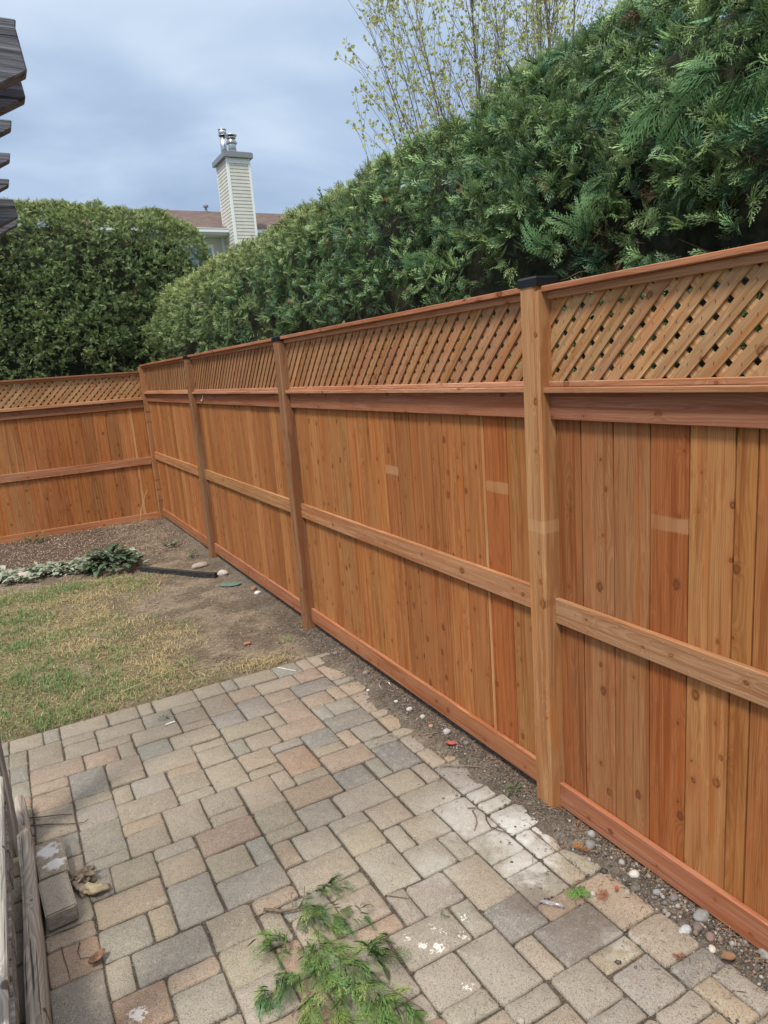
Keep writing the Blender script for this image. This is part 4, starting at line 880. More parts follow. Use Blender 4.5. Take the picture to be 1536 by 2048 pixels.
# ================================================================ pergola of weathered timber (its ends reach in at the left)
OLD = (.20, .21, .245, 1)
pg = empty('pergola', (-.6, 2.2, 0), 'weathered grey timber pergola whose beam and slat ends poke in at the upper left', 'pergola')
def outline_ex(name, poly, y0, y1, m, root, col, at='y'):
    """poly in (x, z) extruded from y0 to y1; local Z runs along x so the grain follows the beam"""
    n = len(poly); cx = sum(p[0] for p in poly)/n; cz = sum(p[1] for p in poly)/n; cy2 = (y0+y1)/2
    M = frame((0, 1, 0), (1, 0, 0), (cx, cy2, cz)); Mi = M.inverted()
    V = [Mi @ Vector((x, y0, z)) for x, z in poly]+[Mi @ Vector((x, y1, z)) for x, z in poly]
    Fs = [tuple(range(n)), tuple(range(n, 2*n))[::-1]]+[((i+1) % n, i, n+i, n+(i+1) % n) for i in range(n)]
    me = pm(name, V, Fs, m)
    bm = bmesh.new(); bm.from_mesh(me); bmesh.ops.recalc_face_normals(bm, faces=bm.faces)
    bmesh.ops.bevel(bm, geom=list(bm.edges), offset=.0025, segments=1, affect='EDGES'); bm.to_mesh(me); bm.free()
    return link(name, me, root, None, M, col)
def beam(xe, y, zt, zb, name='beam'):
    outline_ex(name, [(-2.6, zb), (xe-.155, zb), (xe, zb+.085), (xe-.008, zt), (-2.6, zt)], y, y+.038, M_cool, pg, jit((.15, .16, .20), .12))
beam(.148, 1.505, 2.36, 2.205); beam(.150, 1.635, 2.36, 2.205); beam(.170, 2.755, 2.36, 2.22); beam(.172, 2.89, 2.36, 2.22)
for i, yy in enumerate((1.58, 1.865, 2.13, 2.41, 2.69)):
    xe = .150+.002*i
    outline_ex('slat', [(-2.6, 2.362), (xe-.045, 2.362), (xe-.004, 2.385), (xe, 2.405), (-2.6, 2.405)], yy, yy+.036, M_cool, pg, jit((.15, .16, .20), .12))
for yy in (1.545, 2.795):
    me = board_me('post', 2.30, .089, .089, M_old, .006)
    link('post', me, pg, None, frame((1, 0, 0), (0, 0, 1), (-.235 if yy > 2 else -.262, yy+.045, 1.15)), jit((.15, .13, .115), .05))
for yy in (1.545, 2.795): link('post', board_me('post', 2.30, .089, .089, M_old, .006), pg, None, frame((1, 0, 0), (0, 0, 1), (-2.3, yy+.045, 1.15)), jit((.15, .13, .115), .05))

# ---------------------------------------------------------------- low deck beside the patio
dk = empty('deck', (-.9, 2.1, 0), 'low weathered grey deck along the bottom left, its board ends showing under an edge plank', 'deck')
def oldboard(name, root, p0, p1, wdt, th, up=(0, 0, 1), col=OLD, rough=0):
    p0 = Vector(p0); p1 = Vector(p1); me = board_me(name, (p1-p0).length, wdt, th, M_old, .006)
    return link(name, me, root, None, frame(up, p1-p0, (p0+p1)/2), jit(col[:3], .1))
yb = -.5
while yb < 2.66:
    oldboard('deck_board', dk, (-1.6, yb+.05, .335), (-.190+random.uniform(-.003, .003), yb+.05, .335), .094, .034, col=(.15, .14, .13)); 
    oldboard('deck_board', dk, (-1.6, yb+.053, .296), (-.19+random.uniform(-.003, .003), yb+.053, .296), .094, .034, col=(.12, .11, .10)); yb += .099
oldboard('edge_plank', dk, (-.261, -.4, .372), (-.259, 2.70, .372), .128, .036, col=(.50, .48, .46))
oldboard('joist', dk, (-.30, -.4, .20), (-.30, 2.66, .20), .038, .14, col=(.10, .09, .08)); oldboard('joist', dk, (-1.5, -.4, .20), (-1.5, 2.66, .20), .038, .14, col=(.10, .09, .08))
for yy in (-.3, 1.2, 2.55):
    for xx in (-.34, -1.5): link('leg', board_me('leg', .2, .07, .07, M_old), dk, None, frame((1, 0, 0), (0, 0, 1), (xx, yy, .10)), (.1, .09, .08, 1))

# old timber lying against the deck: bent and tapered at its far end
tm = empty('timber', (-.17, 2.3, 0), 'long weathered grey-brown timber lying on the pavers against the deck', 'timber')
secs = []
NS = 40
for i in range(NS+1):
    t = i/NS; y = .4+t*2.68; hw = .0265-.006*max(0, (t-.8)/.2)**2+.0015*math.sin(t*23)
    cx = -.172+.004*math.sin(t*9+1)-.006*max(0, (t-.75)/.25)**2
    top = .092+.003*math.sin(t*14); z0 = .004
    sec = []
    for a, b in ((-1, 0), (-1.02, .6), (-.93, .93), (-.5, 1.0), (.35, .99), (.85, .88), (1.0, .55), (1.0, 0)):
        sec.append((cx+hw*a+random.uniform(-.0008, .0008), y, z0+(top-z0)*b+random.uniform(-.0008, .0008)))
    secs.append(sec)
Mx = frame((0, 0, 1), (0, 1, 0), (-.172, 1.74, .05)); Mi = Mx.inverted()
V = [Mi @ Vector(p) for s_ in secs for p in s_]; Fs = []
for i in range(NS):
    for k in range(8): Fs.append((i*8+k, i*8+(k+1) % 8, (i+1)*8+(k+1) % 8, (i+1)*8+k))
Fs += [tuple(range(8))[::-1], tuple(NS*8+k for k in range(8))]
me = pm('timber_body', V, Fs, M_old); link('timber_body', me, tm, None, Mx, (.42, .355, .29, 1))

# ---------------------------------------------------------------- two loose pavers stacked beside the timber
def block(lbl, c, w_, d_, h_, z0, rz, rx, col, stain=None):
    V = []; Fs = []
    bm = bmesh.new(); bmesh.ops.create_cube(bm, size=1)
    for v in bm.verts: v.co = Vector((v.co.x*w_, v.co.y*d_, v.co.z*h_))
    bmesh.ops.bevel(bm, geom=list(bm.edges), offset=.005, segments=2, affect='EDGES')
    bmesh.ops.subdivide_edges(bm, edges=[e for e in bm.edges if e.calc_length() > .03], cuts=4, use_grid_fill=True)
    for v in bm.verts: v.co += Vector([random.uniform(-.0008, .0008) for _ in range(3)])
    me = bpy.data.meshes.new('loose_paver'); bm.to_mesh(me); bm.free(); me.materials.append(stain or M_paver)
    o = link('loose_paver', me, None, None, None, col); o.location = (c[0], c[1], z0+h_/2); o.rotation_euler = (R(rx), 0, R(rz))
    return tag(o, lbl, 'paver')
def stained():
    m = M_paver.copy(); m.name = 'stained_paver'; nt = m.node_tree; b = nt.nodes['Principled BSDF']
    src = b.inputs['Base Color'].links[0].from_socket; g = nt.nodes.new('ShaderNodeNewGeometry'); P = g.outputs['Position']
    ad = nt.nodes.new('ShaderNodeVectorMath'); ad.operation = 'ADD'; L(nt, P, ad.inputs[0])
    cv = nt.nodes.new('ShaderNodeCombineXYZ'); L(nt, math_(nt, 'MULTIPLY', math_(nt, 'SUBTRACT', noise(nt, P, 30, 4, .6), .5), .09), cv.inputs[0]); L(nt, math_(nt, 'MULTIPLY', math_(nt, 'SUBTRACT', noise(nt, P, 37, 4, .6), .5), .09), cv.inputs[1]); L(nt, cv.outputs[0], ad.inputs[1])
    k = math_(nt, 'MAXIMUM', blob(nt, ad.outputs[0], (-.10, 2.67, .062), .045, .6), blob(nt, ad.outputs[0], (-.083, 2.575, .062), .042, .6))
    L(nt, mixc(nt, math_(nt, 'MULTIPLY', k, .8), src, (.62, .61, .62)), b.inputs['Base Color']); return m
block('loose tan paver with a white cement stain, behind the darker loose block', (-.093, 2.625), .098, .225, .056, .002, 2, 0, (.33, .28, .215, 1), stained())
block('loose dark grey paver block nearest the camera, end face showing, beside the timber', (-.089, 2.402), .096, .197, .060, .004, 4, 0, (.42, .375, .31, 1))

# lump of dried mortar and leaf litter
def lumpy(name, c, s, col, m, seed, sub=3, lo=.25):
    bm = bmesh.new(); bmesh.ops.create_icosphere(bm, subdivisions=sub, radius=1)
    rq = random.Random(seed); ph = [rq.uniform(0, 6) for _ in range(9)]
    for v in bm.verts:
        p = v.co; d = 1+lo*(math.sin(p.x*2.1+ph[0])*math.sin(p.y*2.7+ph[1])+.5*math.sin(p.z*4.3+ph[2]+p.x*3)+.35*math.sin(p.x*7+ph[3])*math.sin(p.y*6.1+ph[4]))
        v.co = Vector((p.x*s[0], p.y*s[1], p.z*s[2]))*d*(1+(rq.uniform(-.09, .09) if lo > .3 else 0))
    me = bpy.data.meshes.new(name); bm.to_mesh(me); bm.free(); me.polygons.foreach_set('use_smooth', [True]*len(me.polygons)); me.materials.append(m)
    a = me.color_attributes.new('col', 'FLOAT_COLOR', 'POINT'); cc = np.ones((len(me.vertices), 4), np.float32); cc[:, :3] = np.array(col)*(.85+.3*rng.random((len(me.vertices), 1))); a.data.foreach_set('color', cc.ravel())
    o = bpy.data.objects.new(name, me); C.objects.link(o); o.location = c; return o
mlump = empty('mortar_lump', (.005, 2.43, 0), 'crumbly tan lump of dried mortar and curled leaves lying beside the loose blocks', 'mortar lump')
for i, (dx, dy, s_) in enumerate(((.02, -.03, (.034, .024, .016)), (-.005, -.005, (.02, .018, .017)), (-.025, .045, (.022, .03, .018)), (.012, .06, (.02, .018, .014)), (-.02, .09, (.014, .02, .010)))):
    q = lumpy('lump', (dx, dy, s_[2]*.8+(.012 if i == 0 else 0)), s_, (.36, .30, .20) if i == 0 else (.26, .215, .16), M_bark, 40+i, 3, .45); q.parent = mlump
def curled_leaf(p, ln, wd, yaw, curl, col, name='dry_leaf', tilt=0, mt=None):
    V = []; Fs = []; n = 6; M = Matrix.Translation(p) @ Matrix.Rotation(yaw, 4, 'Z') @ Matrix.Rotation(tilt, 4, 'X')
    for i in range(n+1):
        t = i/n; hw = wd/2*math.sin(math.pi*(.06+.9*t))**.8
        for s_ in (-1, -.5, 0, .5, 1): V.append(M @ Vector((s_*hw, ln*(t-.5), .003+curl*(abs(s_)**1.6)*hw+curl*.5*ln*(t-.5)**2*2)))
    for i in range(n):
        for k in range(4): Fs.append((i*5+k, i*5+k+1, (i+1)*5+k+1, (i+1)*5+k))
    return V, Fs
q = []
for i in range(9): q.append(curled_leaf(Vector((random.uniform(-.04, .02), random.uniform(.03, .10), random.uniform(.012, .03))), .05, .03, random.uniform(0, 6), random.uniform(.5, 1.2), None))
v, fs = join(q); lf_ = link('dead_leaves', pm('dead_leaves', v, fs, simple('dead_leaf', (.17, .135, .10), .8, ns=60, amt=.5), True)); lf_.parent = mlump; lf_['kind'] = 'stuff'
v, fs = curled_leaf(Vector((0, 0, .002)), .062, .034, R(-58), 1.1, None)
dl = link('dry_leaf', pm('dry_leaf', v, fs, simple('brown_leaf', (.20, .115, .075), .7, ns=70, amt=.4), True)); dl.location = (-.004, 2.085, 0); tag(dl, 'curled brown dry leaf on the long paver joint near the lower left', 'leaf')
# twigs
M_tw = simple('dry_twig', (.115, .075, .055), .85, ns=60, amt=.4)
def twig(lbl, P, rad, col=None, cat='twig', group=None):
    P = [Vector(p) for p in P]; c = P[0].copy(); v, fs = tube([p-c for p in P], [rad*(1-.5*i/(len(P)-1)) for i in range(len(P))], 5)
    o = link('twig', pm('twig', v, fs, col or M_tw, True)); o.location = c; return tag(o, lbl, cat, group)
twig('long thin dark twig lying across the cracked paver, upper one of two', [(-.155, 3.03, .008), (-.11, 3.0, .012), (-.05, 2.975, .011), (.0, 2.955, .006)], .0028)
twig('long thin dark twig ending in a brown tuft, lower one of two', [(-.16, 2.97, .008), (-.09, 2.93, .011), (-.02, 2.885, .010), (.035, 2.86, .008), (.055, 2.865, .012)], .0028)
twig('straight thin dark stick on the orange and grey pavers at lower left', [(-.098, 2.215, .004), (-.094, 2.16, .007), (-.088, 2.10, .005), (-.086, 2.065, .004)], .0017)
twig('bent dark stick with a sharp corner near the brown leaf', [(-.045, 2.20, .004), (-.055, 2.16, .006), (-.05, 2.125, .007), (-.02, 2.115, .004)], .0018)
M_tw2 = simple('pale_twig', (.21, .165, .125), .85, ns=60, amt=.3)
twig('curved pale twig on the grey paver left of the tall near post', [(1.362, 2.02, .012), (1.352, 1.985, .014), (1.33, 1.95, .012), (1.30, 1.925, .008)], .0032, M_tw2)
twig('forked brown twig lying on the paver joint beside the curved pale twig', [(1.395, 1.98, .008), (1.372, 1.945, .012), (1.36, 1.90, .013), (1.375, 1.87, .010), (1.40, 1.83, .008)], .003)
twig('short pale stick pointing along the joint above the cedar cutting', [(.868, 1.832, .004), (.895, 1.80, .007), (.925, 1.772, .006)], .0025, M_tw2)
twig('slim arched twig over the soil edge by the red scrap', [(1.44, 2.35, .01), (1.50, 2.30, .014), (1.56, 2.24, .016), (1.60, 2.17, .012)], .003, M_tw2)
twig('long twig leaning from the soil towards the fence', [(1.50, 2.62, .01), (1.56, 2.58, .02), (1.61, 2.56, .03)], .003, M_tw2)
twig('knobbly twig pair beside the forked twig', [(1.36, 2.05, .006), (1.385, 2.03, .009), (1.40, 1.99, .007)], .0022)
twig('thin straw-coloured twig lying across the dry lawn', [(.58, 4.95, .03), (.85, 5.05, .034), (1.10, 5.2, .03), (1.2, 5.35, .03)], .004, M_tw2)
twig('tall bare weed stalk leaning against the back fence near the corner', [(1.30, 8.85, .02), (1.36, 8.95, .18), (1.45, 9.05, .36), (1.50, 9.1, .42)], .004, simple('straw_stalk', (.42, .30, .16), .8))
twig('pale fallen stick on the lawn just beyond the patio edge', [(.35, 4.02, .02), (.6, 4.10, .03), (.95, 4.14, .03)], .0035, simple('straw_stick', (.34, .27, .14), .85))

# ---------------------------------------------------------------- cedar cutting on the patio
cut = empty('cedar_cutting', (.56, 1.66, 0), 'fresh cut cedar branch with bright green sprays lying on the patio at the bottom', 'cut branch')
loc = np.array(cut.location)
def grow(P): return [Vector(p)-cut.location for p in P]
st = [tube(grow([(.50, 1.99, .012), (.545, 1.945, .016), (.60, 1.92, .022), (.66, 1.88, .03)]), [.0055, .005, .0045, .003], 7),
      tube(grow([(.60, 1.92, .02), (.60, 1.80, .03), (.585, 1.66, .03), (.56, 1.50, .03), (.55, 1.38, .03)]), [.004, .0032, .0025, .002, .0015], 6),
      tube(grow([(.60, 1.80, .03), (.66, 1.62, .03), (.70, 1.48, .03), (.74, 1.38, .03)]), [.003, .0025, .002, .0015], 5),
      tube(grow([(.585, 1.66, .03), (.50, 1.60, .03), (.43, 1.56, .03)]), [.0035, .003, .002], 5),
      tube(grow([(.60, 1.92, .02), (.63, 1.95, .035), (.645, 1.99, .03)]), [.003, .002, .0015], 5), tube(grow([(.58, 1.93, .02), (.59, 1.97, .035), (.60, 1.99, .028)]), [.003, .002, .0015], 5)]
v, fs = join(st); o = link('stem', pm('stem', v, fs, simple('cedar_stem', (.16, .12, .085), .8, ns=50, amt=.3), True)); o.parent = cut
O = []; A = []; NN = []; S = []; cl = []
rq = np.random.default_rng(8)
paths = [([(.60, 1.92, .03), (.62, 1.84, .05), (.66, 1.78, .05)], 12, .080, (.06, .14, .05)), ([(.64, 1.94, .03), (.70, 1.95, .04), (.73, 1.93, .03)], 8, .06, (.05, .13, .045)), ([(.66, 1.85, .03), (.71, 1.80, .04), (.75, 1.77, .03)], 8, .07, (.06, .17, .065)),
         ([(.56, 1.76, .04), (.55, 1.66, .08), (.54, 1.52, .08), (.53, 1.36, .06)], 20, .095, (.09, .19, .06)), ([(.58, 1.70, .06), (.61, 1.58, .09), (.62, 1.46, .08), (.62, 1.34, .06)], 18, .09, (.11, .21, .06)),
         ([(.52, 1.66, .06), (.46, 1.64, .06), (.40, 1.66, .03)], 12, .08, (.07, .17, .06)), ([(.50, 1.78, .03), (.47, 1.80, .06), (.455, 1.83, .05)], 8, .07, (.14, .26, .08)), ([(.62, 1.58, .08), (.69, 1.57, .08), (.74, 1.60, .05)], 12, .08, (.08, .17, .05)), ([(.50, 1.56, .06), (.45, 1.50, .05), (.41, 1.44, .05)], 12, .085, (.08, .18, .05)), ([(.62, 1.46, .07), (.66, 1.40, .07), (.70, 1.38, .04)], 12, .085, (.12, .22, .06))]
for P, n, s_, c_ in paths:
    P = [np.array(p) for p in P]
    for i in range(int(n*2.7)):
        t = (i+rq.random())/(n*2.7)*(len(P)-1); k = min(int(t), len(P)-2); p = P[k]+(P[k+1]-P[k])*(t-k); d = nrm(P[k+1]-P[k])
        side = np.array([-d[1], d[0], 0])*(1 if i % 2 else -1)
        a = nrm(d*.75+side*rq.uniform(.3, 1.0)+np.array([0, 0, rq.uniform(-.3, .6)]))
        O.append(p-loc+rq.normal(0, .014, 3)); A.append(a); NN.append(nrm(np.array([0, 0, 1.])+rq.normal(0, .35, 3))); S.append(s_*rq.uniform(.35, .85)); y_ = rq.random()**3; cl.append(np.array(c_)*rq.uniform(.4, 1.25)*(1-y_)+np.array([.26, .36, .09])*y_)
v, t, c = place([frond(1.0, 9, 4, .030, rr, .4) for _ in range(6)], np.array(O), np.array(A), np.array(NN), np.array(S), np.array(cl), 4)
v[:, 2] = np.maximum(v[:, 2], .0035)
o = link('sprays', raw_mesh('sprays', v, tris=t, cols=c, mat=M_leaf)); o.parent = cut; o['kind'] = 'stuff'
# small sprigs
def sprig(lbl, p, yaw, s_, col, n=3, cat='cedar sprig'):
    O = np.zeros((n, 3)); A = []; 
    for i in range(n): a = yaw+(i-(n-1)/2)*.5; A.append((math.cos(a), math.sin(a), .12))
    O[:, 2] = .006
    v, t, c = place(FR['hi'], O, np.array(A), np.tile([[.1, .1, 1.]], (n, 1)), np.full(n, s_), np.tile([col], (n, 1)), int(s_*1000))
    v[:, 2] = np.maximum(v[:, 2], .002)
    o = link('cedar_sprig', raw_mesh('cedar_sprig', v, tris=t, cols=c, mat=M_leaf)); o.location = p; return tag(o, lbl, cat)
sprig('small bright green cedar sprig on the dark paver beside the seam', (1.405, 1.51, .004), -1.9, .055, (.12, .27, .06), 4)
sprig('orange-brown dead cedar sprig on the soil right of the near post', (1.53, 1.62, .012), .4, .05, (.40, .20, .08), 4, 'dead sprig')
sprig('rusty dead cedar sprig on the pale cement near the joint', (1.47, 1.42, .006), 2.2, .04, (.34, .13, .07), 3, 'dead sprig')
sprig('tiny green cedar sprig on the cement-stained corner', (1.36, 1.60, .004), .5, .022, (.1, .2, .05), 2)
sprig('reddish dead sprig on the grey pavers at lower right', (1.45, 1.13, .005), 1.2, .03, (.28, .12, .08), 3, 'dead sprig')
M_glass = simple('clear_plastic', (.62, .60, .64), .12); M_glass.node_tree.nodes['Principled BSDF'].inputs['Transmission Weight'].default_value = .7
v, fs = tube([(0, 0, .006), (.012, -.012, .007), (.03, -.035, .008), (.045, -.055, .007), (.05, -.062, .006)], [.004, .006, .0062, .006, .003], 10)
o = link('plastic_capsule', pm('plastic_capsule', v, fs, M_glass, True)); o.location = (1.268, 1.525, .001); tag(o, 'small clear plastic tube lying on the orange paver', 'plastic tube')
for i, (p, yaw, lb) in enumerate((((.52, 3.50, .004), .15, 'short white plastic strip on the tan pavers near the patio edge'), ((1.235, 3.77, .006), -1.0, 'white bent plastic strip near the far corner of the patio'))):
    o = link('plastic_strip', boxes('plastic_strip', [(-.025, .025, -.005, .005, 0, .004)] if i == 0 else [(-.03, .03, -.003, .003, 0, .003), (.027, .10, -.0025, .0025, 0, .002)], simple('white_plastic', (.75, .74, .7), .5))); o.location = p; o.rotation_euler = (0, 0, yaw); tag(o, lb, 'plastic strip')
o = link('red_scrap', pm('red_scrap', *curled_leaf(Vector((0, 0, .004)), .05, .03, .6, .9, None), simple('red_leaf', (.36, .07, .045), .6), True)); o.location = (1.555, 2.45, .012); tag(o, 'bright red scrap among the stones beside the second panel', 'scrap')
o = link('red_scrap', pm('red_scrap', *curled_leaf(Vector((0, 0, .003)), .022, .012, 2.0, .6, None), simple('red_leaf2', (.36, .07, .045), .6), True)); o.location = (1.50, 1.42, .012); tag(o, 'tiny red scrap on the soil near the white cobble', 'scrap')
o = link('orange_leaf', pm('orange_leaf', *curled_leaf(Vector((0, 0, .004)), .04, .03, 1.0, .6, None), simple('orange_leaf', (.20, .11, .06), .8), True)); o.location = (1.555, 1.06, .01); tag(o, 'crumpled orange-brown leaf at the lower right among the stones', 'leaf')

# ---------------------------------------------------------------- stones along the fence
SC = [(.34, .335, .33), (.20, .20, .20), (.25, .22, .20), (.47, .45, .43), (.22, .17, .155)]
big = [(1.630, 1.205, .034, .026, .018, (.27, .275, .27), 'rounded grey cobble, the biggest by the bottom rail'), (1.557, 1.205, .030, .019, .012, (.50, .52, .54), 'flat pale grey oval cobble beside the biggest one'),
       (1.588, 1.185, .024, .018, .013, (.19, .155, .14), 'brown cobble just right of the flat pale oval one'), (1.585, 1.140, .022, .017, .013, (.26, .18, .165), 'pinkish brown cobble below the brown one'),
       (1.560, 1.115, .016, .014, .010, (.62, .55, .48), 'small cream stone at the foot of the cobble group'), (1.598, 1.435, .024, .019, .014, (.60, .57, .53), 'white speckled cobble near the first tall board'),
       (1.565, 1.40, .02, .017, .011, (.16, .15, .13), 'dark flat stone beside the white speckled cobble'), (1.585, 1.62, .026, .022, .017, (.24, .24, .235), 'rough grey stone on the soil right of the near post'),
       (1.628, 1.66, .02, .022, .016, (.33, .33, .32), 'pale broken stone against the bottom rail by the near post'), (1.60, 1.345, .018, .014, .011, (.28, .29, .31), 'small blue-grey pebble in the middle of the gravel'),
       (1.625, 1.30, .018, .015, .012, (.22, .20, .19), 'dull brown pebble close under the rail'), (1.665, 1.02, .022, .03, .020, (.30, .30, .28), 'upright grey stone at the lower right under the rail'),
       (1.58, 2.86, .020, .018, .013, (.55, .53, .50), 'white stone, middle one of the row by the second panel'), (1.565, 2.97, .014, .012, .009, (.68, .66, .62), 'smallest bright white stone by the second panel'),
       (1.59, 2.75, .019, .018, .013, (.52, .49, .44), 'cream stone nearest the leaning twig'), (1.60, 2.55, .026, .022, .017, (.48, .42, .42), 'pinkish white rough stone by the red scrap'),
       (1.575, 2.65, .016, .014, .010, (.46, .26, .18), 'small terracotta-coloured stone in the gravel'), (1.62, 2.42, .018, .016, .012, (.20, .19, .17), 'dark grey stone beyond the red scrap'),
       (1.52, 3.20, .014, .012, .008, (.58, .56, .52), 'small white stone further along the second panel'), (1.60, 3.38, .028, .022, .014, (.26, .22, .20), 'brown flat stone under the rail beside the jar lid'),
       (1.58, 3.75, .022, .018, .012, (.22, .21, .20), 'grey stone farthest along the gravel strip'), (-.05, 7.30, .13, .08, .05, (.36, .32, .28), 'large flat tan rock among the silvery plants at the far left'),
       (1.54, 6.07, .05, .04, .03, (.42, .38, .35), 'broken pale rock at the end of the black edging'), (1.44, 6.50, .09, .055, .03, (.30, .265, .215), 'low sandy rock behind the black edging'),
       (1.62, 5.35, .03, .022, .015, (.55, .53, .5), 'pale stone chip by the bottom rail of the third panel'), (.95, 1.235, .012, .014, .009, (.40, .36, .31), 'single tan pebble on a paver joint near the bottom')]
for x, y, a, b, c, col, lb in big:
    if y < 5: a, b, c = a*.8, b*.8, c*.85; col = tuple(v*.78 for v in col)
    z = max(hgt(x, y), 0 if x < 1.45 and y < 3.8 else -1)
    o = lumpy('stone', (x, y, z+c*.45), (a, b, c), col, M_stone, int(x*997+y*131), 3, .10); o.rotation_euler = (0, 0, random.uniform(-.6, .6)); tag(o, lb, 'stone')
# jar ring half buried by the gravel
v, fs = [], []
n = 28
P = [(math.cos(2*math.pi*i/n)*.034, math.sin(2*math.pi*i/n)*.034, 0) for i in range(n)]
V = []; Fs = []
for i in range(n):
    t = Vector(P[i]).normalized()
    for k in range(5): a = 2*math.pi*k/5; V.append(Vector(P[i])+t*math.cos(a)*.003+Vector((0, 0, math.sin(a)*.003)))
for i in range(n):
    for k in range(5): Fs.append((i*5+k, ((i+1) % n)*5+k, ((i+1) % n)*5+(k+1) % 5, i*5+(k+1) % 5))
o = link('metal_ring', pm('metal_ring', V, Fs, simple('ring_metal', (.5, .48, .44), .3, .8), True)); o.location = (1.615, 3.18, .012); o.rotation_euler = (.5, .2, 0); tag(o, 'thin pale metal ring half buried in the gravel by the rail', 'ring')

# gravel, needles and chips in the strip
def scatter_mesh(name, kind_fn, n, seed):
    pass
def pebbles(name, X, Y, S, cols, m, seed):
    r = np.random.default_rng(seed); n = len(X)
    ico = np.array([(0, 0, 1), (.9, 0, .1), (.28, .86, .1), (-.73, .53, .1), (-.73, -.53, .1), (.28, -.86, .1), (0, 0, -.6)])
    T = np.array([(0, i, i % 5+1) for i in range(1, 6)]+[(6, i % 5+1, i) for i in range(1, 6)])
    a = r.random(n)*6.28; ca, sa = np.cos(a), np.sin(a); z = soil_h(X, Y)
    z = np.where((X < 1.5) & (Y < patio_edge(X)-.03) & (Y > .5), np.maximum(z, -.004), z)
    v = ico[None]*(np.stack([S*(.8+.5*r.random(n)), S*(.7+.4*r.random(n)), S*(.45+.3*r.random(n))], -1)[:, None, :])*(1+.25*(r.random((n, 7, 1))-.5))
    w_ = np.stack([v[..., 0]*ca[:, None]-v[..., 1]*sa[:, None]+X[:, None], v[..., 0]*sa[:, None]+v[..., 1]*ca[:, None]+Y[:, None], v[..., 2]+(z+S*.25)[:, None]], -1)
    me = raw_mesh(name, w_.reshape(-1, 3), tris=(T[None]+(np.arange(n)*7)[:, None, None]).reshape(-1, 3), cols=np.repeat(cols, 7, 0), mat=m, smooth=True)
    o = link(name, me); tag(o, kind='stuff'); return o
r = np.random.default_rng(77)
n = 11000
Y = .55+3.9*r.random(n)**1.15; X = 1.70-np.abs(r.normal(0, .085, n)); X = np.where(r.random(n) < .10, 1.70-.42*r.random(n), X)
S = .0022+.0065*r.random(n)**3; near_ = (Y < 1.6); S = np.where(near_ & (r.random(n) < .22), S*1.9, S)
pal = np.array([(.20, .19, .18), (.30, .28, .26), (.13, .115, .10), (.38, .35, .32), (.22, .16, .13), (.10, .085, .07)])
cols = pal[r.integers(0, 6, n)]*(.6+.4*r.random((n, 1)))
pebbles('gravel', X, Y, S, cols, M_stone, 5)
# grit and crumbs over lawn, bare soil and paver joints
n = 14000; X = -.6+2.3*r.random(n); Y = 3.8+5.2*r.random(n); S = .003+.007*r.random(n)**4
cols = np.array([(.30, .25, .19)])*(.45+.8*r.random((n, 1))); pebbles('soil_crumbs', X, Y, S, cols, M_stone, 6)
X = []; Y = []
for x0, x1, y0, y1, k in PAV:
    per = 26
    for q in range(per):
        if random.random() < .5: X.append(random.choice((x0, x1))+random.gauss(0, .002)); Y.append(random.uniform(y0, y1))
        else: X.append(random.uniform(x0, x1)); Y.append(random.choice((y0, y1))+random.gauss(0, .002))
X = np.array(X); Y = np.array(Y); n = len(X)
cols = np.array([(.34, .30, .25)])*(.25+.85*r.random((n, 1))); pebbles('joint_grit', X, Y, .0012+.0016*r.random(n)**2, cols, M_stone, 7)
n = 2600; X = -.15+1.75*r.random(n); Y = .9+2.9*r.random(n); X = np.where(r.random(n) < .5, 1.62-.35*r.random(n)**1.6, X)
cols = pal[r.integers(0, 6, n)]*(.8+.9*r.random((n, 1)))
o_ = pebbles('paving_crumbs', X, Y, .0010+.0022*r.random(n)**3, cols, M_stone, 8)

def needles(name, X, Y, L_, W_, cols, seed, lift=.004, m=M_debris, tiltamp=.35, zmin=None):
    r = np.random.default_rng(seed); n = len(X); a = r.random(n)*6.28; tl = (r.random(n)-.3)*tiltamp
    d = np.stack([np.cos(a)*np.cos(tl), np.sin(a)*np.cos(tl), np.sin(tl)], -1); s = np.stack([-np.sin(a), np.cos(a), np.zeros(n)], -1)
    z = soil_h(X, Y)
    if zmin is not None: z = np.maximum(z, zmin)
    o = np.stack([X, Y, z+lift+.006*r.random(n)], -1)
    b = (r.random(n)-.5)*.35
    m1 = o+d*(L_/2)[:, None]+s*(b*L_)[:, None]*.5
    e = o+d*L_[:, None]; up = np.array([0, 0, 1.])*(W_*.8)[:, None]
    V = np.stack([o-s*W_[:, None]/2, o+s*W_[:, None]/2, m1+s*W_[:, None]/2+up, m1-s*W_[:, None]/2+up, e], 1)
    k = (np.arange(n)*5)[:, None]
    T = np.concatenate([k+np.array([0, 1, 2]), k+np.array([0, 2, 3]), k+np.array([3, 2, 4])])
    return tag(link(name, raw_mesh(name, V.reshape(-1, 3), tris=T, cols=np.repeat(cols, 5, 0), mat=m)), kind='stuff')
n = 11000; Y = .6+4.6*r.random(n); X = 1.71-np.abs(r.normal(0, .085, n)); k = r.random(n) < .14; X[k] = 1.68-.36*r.random(k.sum())
pn = np.array([(.17, .115, .075), (.11, .075, .05), (.26, .19, .12), (.07, .05, .04), (.32, .14, .08)])
cols = pn[r.choice(5, n, p=[.3, .27, .17, .2, .06])]*(.7+.6*r.random((n, 1)))
needles('needle_litter', X, Y, .008+.025*r.random(n)**1.5, .0008+.0022*r.random(n)**2, cols, 21)
n = 700; X = -.1+1.7*r.random(n); Y = .95+2.9*r.random(n); k = r.random(n) < .55; X[k] = 1.56-.3*r.random(k.sum())
cols = pn[r.choice(5, n, p=[.3, .2, .2, .15, .15])]*(.7+.6*r.random((n, 1)))
